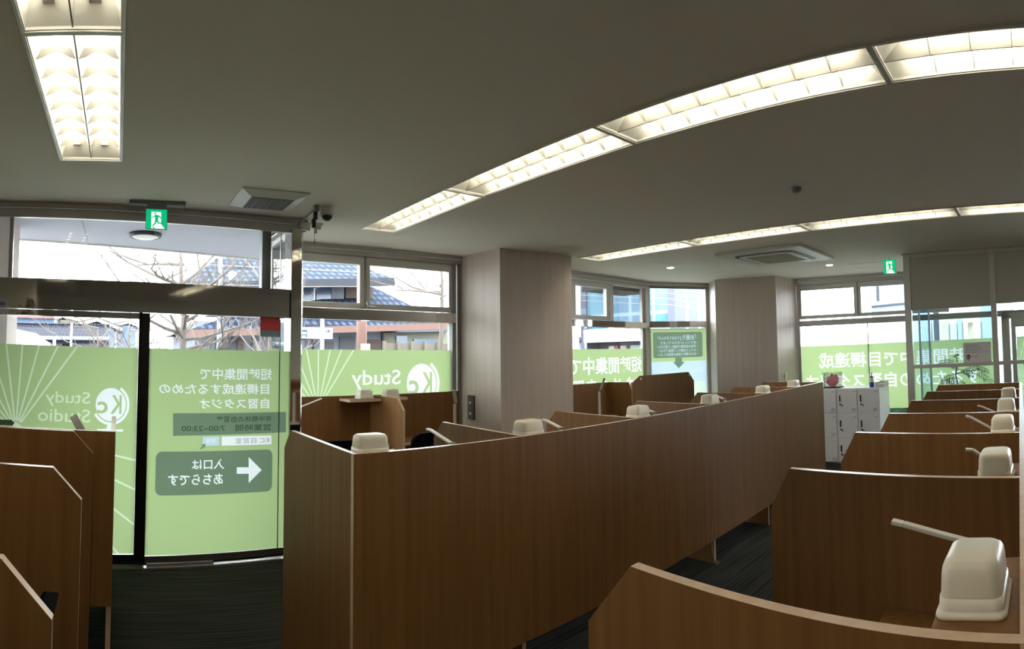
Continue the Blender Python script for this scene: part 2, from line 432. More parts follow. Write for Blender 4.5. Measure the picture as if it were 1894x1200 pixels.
# sliding right leaf, on the room side
q = frame_mb(DW)
q.box(1.383, 1.436, -.012, .03, .03, 1.713); q.box(1.436, PO, -.012, .028, .035, .04)
D_R = struct('door_2', q, DARK)
q = frame_mb(DW); q.box(1.436, PO, .004, .012, .075, 1.713); q.build('pane', GLASS, D_R)
q = frame_mb(DW); q.box(1.436, PO, -.014, .028, .035, .076); q.build('bottom_rail', STEELB, D_R)
q = frame_mb(DW); q.box(2.462, 2.468, -.004, .003, .075, 1.7); q.build('door_seal', BLACK, D_R)
q = frame_mb(DW); q.box(-1.2, PO + .09, -.05, .12, -.02, .012); q.box(1.45, 1.95, -.03, .0, .012, .03); struct('trim_10', q, ALU)
q = frame_mb(DW); q.box(-1.25, PO, .03, .10, .0, .03); struct('trim_11', q, DARK)

def sash_window(n, fr, a, m0, m1, e_, zb, zt):
    """upper vents: two sashes with a mullion; A..E_ outer frame, M0..M1 the mullion"""
    q = frame_mb(fr)
    q.box(a, e_, .0, .10, zt, CEIL - .078); q.box((m0 + m1) / 2 - .008, (m0 + m1) / 2 + .008, -.01, .09, zb - .04, zt)
    wn = struct('window_%d' % n, q, ALU)
    for s0, s1 in ((a, (m0 + m1) / 2 - .008), ((m0 + m1) / 2 + .008, e_)):
        q = frame_mb(fr); k = .048
        q.box(s0, s1, .02, .075, zb - .04, zb + .012); q.box(s0, s1, .02, .075, zt - .075, zt)
        q.box(s0, s0 + k, .02, .075, zb + .012, zt - .075); q.box(s1 - k, s1, .02, .075, zb + .012, zt - .075)
        s_ = q.build('sash', ALUW, wn, bevel=.003)
        q = frame_mb(fr); q.box(s0 + k, s1 - k, .045, .051, zb + .012, zt - .075); q.build('pane', GLASS, s_)
    return wn
# left window
A0, A1 = .22, 2.235
WN1 = sash_window(2, W1, A0, 1.115, 1.262, A1, 1.915, 2.36)
q = frame_mb(W1); q.box(A0, A1 + .02, -.012, .10, 1.77, 1.868); q.build('transom_bar', MIRR, WN1, bevel=.002)
q = frame_mb(W1); q.box(1.12, 1.28, -.03, -.012, 1.885, 1.90); q.box(1.18, 1.20, -.045, -.01, 1.88, 1.94); q.build('handle', CHROME, WN1, bevel=.002)
q = frame_mb(W1); q.box(A1 - .02, A1 + .03, -.0, .10, 0, CEIL - .078); q.build('jamb', JAMB, WN1)
q = frame_mb(W1); q.box(A0, A1 - .02, .045, .053, .02, 1.77); q.build('pane', GLASS, WN1)
# far window of the same wall
q = frame_mb(W2); q.box(0, W2.len, 0, .10, 2.345, CEIL - .078)
q.box(1.545, 1.565, .0, .09, 1.87, 2.345); q.box(2.36, 2.46, .0, .1, 0, CEIL - .078); q.box(2.30, 2.36, .03, .07, 0, 2.345)
WN2 = struct('window_3', q, ALUW)
q = frame_mb(W2); z0, z1 = 1.895, 2.345
q.box(.05, 1.53, .02, .075, z0 - .02, z0 + .03); q.box(.05, 1.53, .02, .075, z1 - .06, z1); q.box(1.44, 1.53, .02, .075, z0 + .03, z1 - .06); q.box(.05, .80, .02, .075, z0 + .03, z1 - .06)
s_ = q.build('sash', ALUW, WN2, bevel=.003)
q = frame_mb(W2); q.box(.80, 1.44, .045, .051, z0 + .03, z1 - .06); q.build('pane', GLASS, s_)
q = frame_mb(W2); q.box(1.565, 2.36, .045, .051, 1.87, 2.345); q.build('pane', GLASS, WN2)
q = frame_mb(W2); q.box(.05, 2.42, -.012, .10, 1.785, 1.868); q.build('transom_bar', MIRR, WN2, bevel=.002)
q = frame_mb(W2); q.box(.05, 2.30, .045, .053, .02, 1.785); q.build('pane', GLASS, WN2)
# diagonal corner window
q = frame_mb(DG); q.box(-.02, DG.len, 0, .10, 2.395, CEIL - .078); q.box(.975, DG.len + .02, 0, .1, 0, CEIL - .078); q.box(-.03, .012, .0, .1, 0, 2.4)
WN3 = struct('window_4', q, ALUW)
q = frame_mb(DG); q.box(.012, .985, -.012, .10, 1.80, 1.89); q.build('transom_bar', MIRR, WN3, bevel=.002)
q = frame_mb(DG); q.box(.012, .975, .045, .051, 1.89, 2.395); q.build('pane', GLASS, WN3)
q = frame_mb(DG); q.box(.012, .975, .045, .053, .02, 1.80); q.build('pane', GLASS, WN3)
# right-hand wall
WN4 = sash_window(5, WB, .0, .88, 1.02, 2.35, 1.90, 2.35)
q = frame_mb(WB); q.box(.0, 5.2, -.012, .10, 1.755, 1.835); q.build('transom_bar', pm('brushed_transom', (.40, .36, .32), .38, .6), WN4, bevel=.002)
q = frame_mb(WB); q.box(1.085, 1.10, .03, .07, 0, 1.755); q.box(-.02, .02, 0, .1, 0, CEIL - .078); q.build('jamb', ALU, WN4)
q = frame_mb(WB); q.box(.02, 5.2, .045, .053, .02, 1.755); q.build('pane', GLASS, WN4)
q = frame_mb(WB); q.box(2.42, 5.2, .045, .053, 1.835, 2.37); q.build('pane', GLASS, WN4)

# ================================================================== ceiling fittings
def troffer(a, b, y0, y1, label, vis=True):
    t = thing('ceiling_light', label, 'ceiling light', 'fluorescent ceiling lights')
    H, th = CEIL + .105, .004; mid = (a + b) / 2
    q = MB(); e = .012
    for bx in ((a - e, a, y0 - e, y1 + e), (b, b + e, y0 - e, y1 + e), (a, b, y0 - e, y0), (a, b, y1, y1 + e)): q.box(*bx, CEIL - .006, CEIL + .004)
    q.build('frame', ALUW, t)
    q = MB()
    q.box(a, a + th, y0, y1, CEIL, H); q.box(b - th, b, y0, y1, CEIL, H); q.box(a + th, b - th, y0, y0 + th, CEIL, H); q.box(a + th, b - th, y1 - th, y1, CEIL, H)
    q.box(a, b, y0, y1, H, H + th)
    for s, c in ((1, a + th), (-1, b - th)):       # sloping side reflectors
        q.poly([(c, y0 + th, CEIL + .01), (c + s * .035, y0 + th, H), (c, y0 + th, H)], (0, y1 - y0 - 2 * th, 0))
    for s, c in ((1, y0 + th), (-1, y1 - th)):     # sloping ends
        q.poly([(a + th, c, CEIL + .01), (a + th, c + s * .10, H), (a + th, c, H)], (b - a - 2 * th, 0, 0))
    q.build('reflector', REFL, t)
    q = MB(); q.poly([(mid - .003, y0 + th, CEIL + .006), (mid + .003, y0 + th, CEIL + .006), (mid + .012, y0 + th, H), (mid - .012, y0 + th, H)], (0, y1 - y0 - 2 * th, 0))
    n = 8
    for k in range(1, n):
        y = y0 + .11 + (y1 - y0 - .22) * (k - .5) / (n - 1)
        for u, v in ((a + .008, mid - .004), (mid + .004, b - .008)):
            w_ = v - u; pr = [(u, y, CEIL + .006)] + [(u + w_ * i / 6, y, CEIL + .006 + .028 * math.sin(math.pi * i / 6) ** 2) for i in range(1, 6)] + [(v, y, CEIL + .006), (v - .02, y, CEIL + .046), (u + .02, y, CEIL + .046)]
            q.poly(pr, (0, .002, 0))
    q.build('louvre', LOUVW, t)
    for c in ((a + mid) / 2 + .006, (b + mid) / 2 - .006):
        q = MB(); q.tube([(c, y0 + .075, CEIL + .078), (c, y1 - .075, CEIL + .078)], .0135, 10)
        tb = q.build('lamp_tube', TUBEM, t, smooth=True)
        for v in (y0 + .03, y1 - .075):
            q = MB(); q.box(c - .02, c + .02, v, v + .045, CEIL + .055, H); q.build('lamp_holder', OFFW, t)
    return rebase(t, (mid, (y0 + y1) / 2, CEIL))
NM = {'left': 'the entrance-side ceiling strip on the left', 'mid': 'the middle strip across the ceiling', 'far': 'the far strip near the air conditioner'}
ORD = ['window-end', 'second', 'third', 'fourth', 'fifth']
for nm, a, b, ys in STRIPS:
    for k, (y0, y1) in enumerate(ys):
        troffer(a, b, y0, y1, 'recessed two-tube fluorescent light, %s unit of %s' % (ORD[k], NM[nm]))
# exhaust vent near the entrance
t = thing('ceiling_vent', 'square white ceiling vent with dark louvres beside the dome camera', 'vent')
q = MB(); c = (1.01, 3.89); h = .235; i = .15
q.poly([(c[0] - h, c[1] - h, CEIL - .008), (c[0] + h, c[1] - h, CEIL - .008), (c[0] + h, c[1] + h, CEIL - .008), (c[0] - h, c[1] + h, CEIL - .008)], (0, 0, .008))
z = CEIL - .034
for sx, sy in ((1, 0), (-1, 0), (0, 1), (0, -1)):
    if sx: q.quad((c[0] + sx * h, c[1] - h, CEIL - .008), (c[0] + sx * h, c[1] + h, CEIL - .008), (c[0] + sx * i, c[1] + i, z), (c[0] + sx * i, c[1] - i, z))
    else: q.quad((c[0] - h, c[1] + sy * h, CEIL - .008), (c[0] + h, c[1] + sy * h, CEIL - .008), (c[0] + i, c[1] + sy * i, z), (c[0] - i, c[1] + sy * i, z))
q.build('frame', OFFW, t)
q = MB(); q.box(c[0] - i, c[0] + i, c[1] - i, c[1] + i, z + .003, z + .006); q.build('backing', BLACK, t)
q = MB()
for k in range(17):
    u = c[0] - i + .008 + k * (2 * i - .016) / 16; q.box(u - .0042, u + .0042, c[1] - i, c[1] + i, z - .004, z + .003)
q.build('louvre', LOUV, t); rebase(t, (c[0], c[1], CEIL))
# cassette air conditioner
t = thing('air_conditioner', 'square ceiling cassette air conditioner with brown grille by the far lights', 'air conditioner')
q = MB(); x0, x1, y0, y1 = 5.55, 6.63, 2.30, 3.34
q.poly([(x, y, CEIL - .03) for x, y in rrect(x0, x1, y0, y1, .02)], (0, 0, .03)); q.build('panel', OFFW, t, bevel=.006)
q = MB(); q.poly([(x, y, CEIL - .033) for x, y in rrect(x0 + .14, x1 - .14, y0 + .14, y1 - .14, .12)], (0, 0, .004)); q.build('air_slot', BLACK, t)
q = MB(); q.poly([(x, y, CEIL - .042) for x, y in rrect(x0 + .185, x1 - .185, y0 + .185, y1 - .185, .08)], (0, 0, .010)); q.build('inner_panel', OFFW, t, bevel=.004)
q = MB(); q.box(x0 + .27, x1 - .27, y0 + .27, y1 - .27, CEIL - .046, CEIL - .04); q.build('grille', BRONZE, t)
rebase(t, (6.09, 2.82, CEIL))
# hatches: thin white outlines on the ceiling
def hatch(x0, x1, y0, y1, label):
    t = thing('ceiling_hatch', label, 'ceiling hatch', 'ceiling hatches'); w_ = .014
    q = MB(); q.box(x0, x1, y0, y0 + w_, CEIL - .006, CEIL); q.box(x0, x1, y1 - w_, y1, CEIL - .006, CEIL); q.box(x0, x0 + w_, y0, y1, CEIL - .006, CEIL); q.box(x1 - w_, x1, y0, y1, CEIL - .006, CEIL)
    q.build('trim', WHITE, t); q = MB(); q.box(x0 + w_, x1 - w_, y0 + w_, y1 - w_, CEIL - .002, CEIL); q.build('panel', CEILM, t); rebase(t, ((x0 + x1) / 2, (y0 + y1) / 2, CEIL))
hatch(5.54, 6.01, 3.71, 4.2, 'white outlined square ceiling hatch left of the air conditioner')
hatch(7.35, 7.85, 1.86, 2.36, 'white outlined ceiling hatch in front of the far exit sign')
for (px, py), lab in (((1240, 495), 'small round downlight beside the left ceiling hatch'), ((1534, 490), 'small round downlight right of the air conditioner')):
    p = atz(px, py, CEIL); t = thing('downlight', lab, 'downlight', 'round downlights')
    q = MB(); q.lathe([(.052, -.001), (.052, -.006), (.042, -.006)], (p.x, p.y, CEIL), cap=False); q.build('ring', WHITE, t)
    q = MB(); q.lathe([(.043, -.004), (.001, -.004)], (p.x, p.y, CEIL), cap=False); q.build('lens', DLM, t); rebase(t, (p.x, p.y, CEIL))
# smoke detector
p = atz(1473, 347, CEIL); t = thing('smoke_detector', 'small dark round smoke detector alone on the ceiling', 'smoke detector')
q = MB(); q.lathe([(.036, 0), (.036, -.012), (.030, -.026), (.001, -.026)], (p.x, p.y, CEIL)); q.build('base', GREY, t, smooth=False)
q = MB(); q.lathe([(.017, -.026), (.017, -.032), (.019, -.034), (.015, -.041), (.001, -.042)], (p.x, p.y, CEIL)); q.build('sensor', OFFW, t); rebase(t, (p.x, p.y, CEIL))
# dome camera and the sensor on a bracket next to it
t = thing('dome_camera', 'dark dome security camera in a white housing under the ceiling', 'security camera'); p = (1.478, 3.96)
q = MB(); q.lathe([(.05, 0), (.05, -.05), (.047, -.055), (.001, -.055)], (*p, CEIL), 28); q.build('housing', OFFW, t)
q = MB(); q.lathe([(.047, -.053)] + [(.041 * math.cos(a), -.056 - .04 * math.sin(a)) for a in [k * math.pi / 16 for k in range(8)]] + [(.001, -.096)], (*p, CEIL), 28); q.build('dome', BLACK, t, smooth=True)
q = MB(); q.lathe([(.042, -.058), (.049, -.058), (.049, -.062), (.042, -.062), (.042, -.058)], (*p, CEIL), 28, cap=False); q.build('ring', OFFW, t); rebase(t, (*p, CEIL))
t = thing('door_sensor', 'black and white sensor with pull cord on a bracket above the post', 'sensor')
q = MB(); q.bar((1.39, 4.38, 2.405), (1.39, 3.97, 2.435), .012, .012); q.box(1.372, 1.408, 3.93, 3.97, 2.41, CEIL); q.build('bracket', GREY, t)
q = MB(); q.box(1.375, 1.40, 3.94, 3.975, 2.355, 2.41); q.box(1.362, 1.39, 3.95, 3.975, 2.30, 2.36); q.tube([(1.355, 3.955, 2.325), (1.385, 3.955, 2.335)], .017, 10); q.build('body', BLACK, t, bevel=.003)
q = MB(); q.box(1.39, 1.43, 3.95, 3.97, 2.29, 2.335); q.tube([(1.425, 3.96, 2.325), (1.445, 3.96, 2.328)], .011, 10); q.box(1.38, 1.40, 3.95, 3.97, 2.26, 2.30); q.build('arm', OFFW, t, bevel=.002)
q = MB(); q.tube([(1.381, 3.955, 2.30), (1.381, 3.955, 2.22)], .0015, 5); q.lathe([(.003, .03), (.006, .0)], (1.381, 3.955, 2.192), 8); q.build('pull_cord', GREY, t)
rebase(t, (1.39, 3.95, CEIL))
# exit signs
def exit_sign(fr, s0, s1, z0, z1, label, plate):
    t = thing('exit_sign', label, 'exit sign', 'green exit signs')
    q = MB(fr.M); q.box(s0 - .004, s1 + .004, .002, .022, z0 - .004, z1 + .002); q.build('case', OFFW, t, bevel=.002)
    if plate:
        q = MB(fr.M); q.box(plate[0], plate[1], -.02, .05, CEIL - .026, CEIL); q.box((s0 + s1) / 2 - .07, (s0 + s1) / 2 + .07, -.008, .03, CEIL - .055, CEIL - .026); q.build('bracket', GREY, t, bevel=.003)
    else:
        q = MB(fr.M); q.box((s0 + s1) / 2 - .02, (s0 + s1) / 2 + .02, .004, .02, z1, CEIL); q.build('bracket', OFFW, t)
    W, Hh = s1 - s0, z1 - z0
    def S(pts): return [(s0 + W * a, z0 + Hh * (1 - b)) for a, b in pts]
    head = [(s0 + W * .43 + Hh * .052 * math.cos(k * .5236), z0 + Hh * .79 + Hh * .062 * math.sin(k * .5236)) for k in range(12)]
    man = [head, S([(.42, .28), (.56, .28), (.60, .36), (.57, .58), (.44, .60), (.42, .45)]),
           S([(.44, .28), (.45, .36), (.31, .44), (.27, .44), (.27, .39), (.33, .38)]), S([(.54, .28), (.64, .31), (.74, .44), (.70, .47), (.60, .38)]),
           S([(.48, .56), (.58, .56), (.62, .66), (.80, .68), (.80, .74), (.57, .73)]), S([(.44, .55), (.53, .60), (.45, .76), (.34, .90), (.29, .87), (.40, .70)]),
           S([(.34, .90), (.40, .94), (.44, 1.0), (.38, 1.0), (.29, .92)])]
    layered(fr, 0, [('face', SIGNG, [rect(s0, s1, z0, z1)]), ('doorway', SIGNW, [S([(.25, .13), (.72, .13), (.72, .74), (.90, .98), (.25, .98)])]), ('+running_figure', SIGNG, man)], t)
    c = fr.M @ Vector(((s0 + s1) / 2, 0, CEIL)); rebase(t, c)
exit_sign(Frame((0, 4.14), (1, 4.16)), .178, .327, 2.265, 2.395, 'green running-man exit sign on a ceiling bracket above the entrance', (.055, .46))
exit_sign(Frame((7.155, 2.2), (7.155, 1.2)), .378, .538, 2.273, 2.437, 'green running-man exit sign hanging near the grey partition', None)
# plates on the pillars
t = thing('switch_plate', 'dark metal switch plate with two knobs on the middle pillar', 'switch plate')
q = MB(); q.box(3.541, 3.560, 5.055, 5.17, .823, 1.058); q.build('plate', STEELB, t, bevel=.002)
for z in (.88, .985):
    q = MB(); q.tube([(3.543, 5.11, z), (3.526, 5.11, z)], .013, 12); q.build('knob', OFFW, t, bevel=.002)
for y, z in ((5.07, .84), (5.155, .84), (5.07, 1.04), (5.155, 1.04)):
    q = MB(); q.tube([(3.543, y, z), (3.538, y, z)], .004, 8); q.build('screw', CHROME, t)
rebase(t, (3.555, 5.11, .94))
ps = Frame((7.83, 3.655), (8.41, 3.587)); q = MB(ps.M); q.box(.175, .245, -.012, 0, .99, 1.11); o = q.build('wall_outlet', OFFW, bevel=.003)
tag(o, 'small white wall outlet on the shaded side of the right pillar', 'outlet'); rebase(o, ps.M @ Vector((.21, 0, 1.05)))

# ================================================================== study booths
def panel(q, x0, x1, y0, y1, z0, z1):
    d = (x1 - x0, y1 - y0, z1 - z0); k = d.index(min(d)); n = len(q.bm.faces); q.box(x0, x1, y0, y1, z0, z1)
    q.bm.faces.ensure_lookup_table()
    for i in range(6): q.bm.faces[n + i].material_index = 0 if i // 2 == k else 1
WE = [WOOD, EDGE]
def side_poly(q, x, D, ch, top, dx=0, z0=0.0, th=.025, cz=.085):
    pts = [(0, z0), (0, top), (D - ch, top), (D, top - cz), (D, z0)]
    q.poly([(x + dx * y / D, y, z) for y, z in pts], (th, 0, 0), 0, 1)
def booth(M, W, label, group, D=.86, ch=.10, top=1.08, zb=.17, dx=(0, 0), sides=(True, False), shelf=(0, .28, .15), shelf2=None, desk=.55, cz=.095):
    t = thing('study_booth', label, 'study booth', group)
    q = MB(M); panel(q, 0, W, -.025, 0, zb, top); q.build('back_panel', WE, t)
    if sides[0]: q = MB(M); side_poly(q, 0, D, ch, top, dx[0], cz=cz); q.build('side_panel', WE, t)
    if sides[1]: q = MB(M); side_poly(q, W - .025, D, ch, top, dx[1], cz=cz); q.build('side_panel', WE, t)
    if desk:
        q = MB(M); d = min(desk, D - .2); e0, e1 = dx[0] * d / D, dx[1] * d / D
        q.poly([(.027, .002, .69), (W - .004, .002, .69), (W - .004 + e1, d, .69), (.027 + e0, d, .69)], (0, 0, .025), 0, 1); q.build('desk_top', WE, t)
    for s in (shelf, shelf2):
        if s: q = MB(M); panel(q, s[0] + .026, s[0] + s[1], .001, s[2], top - .042, top - .020); q.build('corner_shelf', WE, t)
    return rebase(t, M @ Vector((W / 2, 0, 0)), math.atan2(M[1][0], M[0][0]))
def ring(hx, hy, z, r, n=5):
    r = min(r, hx * .98, hy * .98); return [(x, y, z) for x, y in rrect(-hx, hx, -hy, hy, r, n)]
def plastic_box(M, label, lx=.155, ly=.112, h=.092, seam=.36, group='cream plastic boxes on the booth shelves'):
    """cream hood-like box: flange, straight skirt, seam, domed top"""
    t = thing('plastic_box', label, 'plastic box', group)
    def loft(levels, name):
        q = MB(M); rs = [[q.v(p) for p in ring(lx / 2 - i, ly / 2 - i, z, r)] for i, z, r in levels]; n = len(rs[0])
        for A, B in zip(rs, rs[1:]):
            for k in range(n): q.face([A[k], A[(k + 1) % n], B[(k + 1) % n], B[k]])
        q.face(rs[0][::-1]); q.face(rs[-1]); return q.build(name, CREAM, t, smooth=True)
    loft([(-.004, 0, .016), (-.005, .004, .016), (-.004, .008, .016), (0, .010, .016), (0, .012, .016), (.001, seam * h, .017)], 'base_rim')
    loft([(.003, seam * h - .001, .018), (.0028, seam * h + .002, .018), (.0042, h * .72, .019), (.0055, h * .84, .02), (.0085, h * .93, .021), (.0135, h * .98, .022), (.024, h, .014)], 'cover')
    return rebase(t, M @ Vector((0, 0, 0)), math.atan2(M[1][0], M[0][0]))
def desk_lamp(base, head_a, head_b, label, wid=.022, bend=None, thick=.009, up=(0, 0, 1)):
    """flat bar lamp: round foot, square pole up to the hinge, slim head from the hinge to its tip"""
    t = thing('desk_lamp', label, 'desk lamp', 'white bar desk lamps')
    b = Vector(base); A = Vector(head_a); B = Vector(head_b)
    q = MB(); q.lathe([(.07, 0), (.07, .010), (.06, .016), (.001, .016)], b, 28); q.build('foot', OFFW, t)
    q = MB(); q.bar(b + Vector((0, 0, .012)), Vector((b.x, b.y, A.z - .01)), .032, .014, up=(0, 1, 0)); q.bar(Vector((b.x, b.y, A.z - .012)), A, .02, .010, up=(0, 1, .01)); q.build('pole', OFFW, t, bevel=.002)
    q = MB(); s = (B - A).normalized().cross(Vector((0, 0, 1))).normalized() * .016; q.tube([A - s, A + s], .008, 10); q.build('hinge', GREY, t)
    q = MB(); q.bar(A, B, wid, thick, up=up)
    if bend: q.bar(B, Vector(bend), wid, thick, up=up)
    q.build('head', OFFW, t, bevel=.002)
    return rebase(t, b)
def rowM(p, ang): return Matrix.Translation(Vector((p[0], p[1], 0))) @ Matrix.Rotation(ang, 4, 'Z')
SHZ = 1.08 - .02
# ---- middle row, backs towards the camera
XM = [.94, 1.852, 2.80, 3.73, 4.72, 5.5, 6.30]; DXM = [0, .05, .07, .10, .10, .10, .10]
angM = math.atan(.035)
labM = ['end booth of the long middle row, its two outer panels forming the near corner', 'second booth of the middle row, counted from the entrance end', 'third booth of the middle row, in front of the middle pillar', 'fourth booth of the middle row, before the far window', 'fifth booth of the middle row, before the right pillar', 'last booth of the middle row, next to the white lockers']
boxM = ['cream box on the end booth shelf at the near corner of the middle row', 'cream box standing before the middle pillar, second in the middle row', 'cream box third along the middle row, before the tall brown screen', 'cream box fourth along the middle row, below the diagonal window', 'cream box fifth along the middle row, before the right pillar', 'smallest cream box at the far end of the middle row']
for k in range(6):
    x0, x1 = XM[k], XM[k + 1]; ya = 2.212 + .035 * (x0 - .94)
    M = rowM((x0, ya), angM); W = (x1 - x0) / math.cos(angM)
    booth(M, W, labM[k], 'booths of the middle row', dx=(DXM[k], DXM[k + 1]), sides=(True, k == 5))
    plastic_box(M @ Matrix.Translation((.125, .075, SHZ)), boxM[k], lx=.145, ly=.105, h=.08)
def lampM(x, y0, y1, z0, z1, x1, label, bend=None): desk_lamp((x, y0, .716), (x, y0, z0), (x1, y1, z1), label, bend=bend)
lampM(1.585, 2.45, 2.70, 1.045, 1.082, 1.61, 'cream bar lamp rising left inside the end booth of the middle row', (1.612, 2.74, 1.083))
lampM(2.345, 2.46, 2.68, 1.055, 1.078, 2.42, 'slim bar lamp leaning behind the second box of the middle row', (2.43, 2.72, 1.078))
p = aty(1212, 763, 2.47); lampM(p.x, 2.47, 2.72, p.z, p.z + .03, p.x + .1, 'thin lamp beside the third box of the middle row')
p = aty(1341, 738, 2.50); lampM(p.x, 2.50, 2.68, p.z, p.z + .027, p.x + .1, 'thin lamp beside the fourth box of the middle row')
# ---- right row
XRW = [.775, 1.677, 2.468, 3.17, 3.876, 4.563, 5.26]; DXR = [.115, .14, .14, .14, .14, .14, .14]
angR = math.atan(.0207)
labR = ['nearest booth of the right row, its top edge at the bottom right corner', 'second booth of the right row, with the large dark divider', 'third booth of the right row, beside the lockers', 'fourth booth of the right row from the front', 'fifth booth of the right row from the front', 'farthest booth of the right row, against the glass partition']
boxR = ['largest cream box on the nearest shelf at bottom right', 'cream box second from the front in the right row', 'cream box third from the front in the right row', 'cream box fourth from the front in the right row', 'farthest cream box in the right row, before the partition', '']
for k in range(6):
    x0, x1 = XRW[k], XRW[k + 1]; ya = .017 + .0207 * x0
    M = rowM((x0, ya), angR)
    booth(M, (x1 - x0) / math.cos(angR), labR[k], 'booths of the right row', desk=.42, cz=.13, D=.81 if k == 0 else .83, ch=.127 if k == 0 else .08, dx=(DXR[k], DXR[k + 1]), sides=(k < 6, k == 5), shelf=(0, .36 if k == 0 else .30, .132))
    if k < 5: plastic_box(M @ Matrix.Translation((.180 if k == 0 else .115, .072, SHZ)) @ Matrix.Rotation(-.05, 4, 'Z'), boxR[k], lx=.135, ly=.102, h=.078)
def lampR(x, tip, e, label, bend=None):
    a = atx(*e, x); b = atx(*tip, x); c = atx(*bend, x) if bend else None
    desk_lamp((a.x, a.y, .716), a, b, label, bend=c)
lampR(1.28, (1672, 969), (1840, 1013), 'long white bar lamp above the largest box at bottom right', (1650, 964))
lampR(2.22, (1800, 832), (1828, 851), 'bar lamp with bent tip in the second booth of the right row', (1786, 831))
lampR(2.98, (1795, 771), (1842, 796), 'bar lamp in the third booth of the right row', (1786, 769))
lampR(3.62, (1814, 751), (1850, 766), 'bar lamp in the fourth booth of the right row', (1808, 750))
# ---- left row: dividers along x, users on the right
angL = -math.pi / 2      # local x runs towards the camera, local y to the right
for k, (ya, yb, lab) in enumerate(((2.895, 2.00, 'farther booth of the left row, before the square end panel'), (2.00, 1.125, 'nearer booth of the left row, with the pale chamfered edge'), (1.125, .25, 'front booth of the left row, at the bottom left corner'))):
    booth(rowM((-.97, ya), angL), ya - yb, lab, 'booths of the left row', sides=(True, False), shelf=None)
booth(rowM((-.90, 2.935), 0), .898, 'booth facing the entrance, its plain square back at left', None, D=.75, ch=.10, zb=.295, sides=(True, True), shelf=None)
desk_lamp((-.20, 3.22, .716), (-.185, 3.22, 1.03), (-.236, 3.18, 1.118), 'bar lamp above the square panel, before the green door film', wid=.042, up=(0, -1, .3))
# ---- window row
top = 1.10
p0, p1 = Vector((3.45, 5.195)), Vector((1.50, 4.995)); u = (p1 - p0).normalized(); angW = math.atan2(u.y, u.x)
MW = rowM(p0, angW); sd = 1.075
booth(MW, sd, 'right window booth, between the lit divider and the middle pillar', 'booths along the street window', D=.56, ch=.07, top=top, sides=(False, False), shelf=(sd - .32, .30, .17))
booth(MW @ Matrix.Translation((sd, 0, 0)), .95, 'left window booth, under the globe lettering behind the entrance post', 'booths along the street window', D=.56, ch=.09, top=top, sides=(True, False), shelf=(0, .36, .2))
plastic_box(MW @ Matrix.Translation((sd - .15, .085, top - .02)), 'grey-lit box right of the lit window divider', lx=.15, ly=.105, h=.075)
plastic_box(MW @ Matrix.Translation((sd + .15, .10, top - .02)), 'grey-lit box left of the lit window divider', lx=.15, ly=.105, h=.075)
desk_lamp((1.50, 4.72, .716), (1.50, 4.72, 1.03), aty(595, 737, 4.75), 'bar lamp slanting up behind the entrance post by the window', wid=.022)
a = aty(843, 745, 4.93); b_ = aty(839, 721, 4.84); desk_lamp((a.x, 4.95, .716), a, b_, 'standing lamp with folded head at the foot of the middle pillar', wid=.034)
# ---- corner booth and the tall screen
p0, p1 = Vector((5.80, 5.14)), Vector((4.62, 5.20)); u = (p1 - p0).normalized(); angC = math.atan2(u.y, u.x)
booth(rowM(p0, angC), 1.16, 'corner booth under the far window beside the tall screen', None, D=.33, ch=.05, top=top, dx=(-.08, 0), sides=(True, False), shelf=None)
a = aty(1110.5, 722, 4.97); b_ = aty(1118, 699, 4.86); desk_lamp((a.x, 4.99, .716), a, b_, 'standing lamp with tilted dark head in the corner booth', wid=.03)
t = thing('screen_panel', 'tall brown screen with cut corners and two white caps before the diagonal window', 'screen')
q = MB(); q.poly([(5.84, 4.80, .12), (5.84, 4.80, 1.095), (6.0, 4.80, 1.170), (7.16, 4.80, 1.172), (7.30, 4.80, 1.05), (7.30, 4.80, .12)], (0, .025, 0), 0, 1); q.build('panel', [WOOD, EDGE], t)
for xx in (6.02, 7.17):
    q = MB(); q.tube([(xx, 4.80, 1.135), (xx, 4.792, 1.135)], .016, 12); q.build('cap', WHITE, t)
for xx in (6.0, 7.0):
    q = MB(); q.box(xx, xx + .06, 4.62, 5.0, 0, .03); q.box(xx, xx + .06, 4.80, 4.825, .03, .12); q.build('foot', BLACK, t)
rebase(t, (6.57, 4.81, 0))

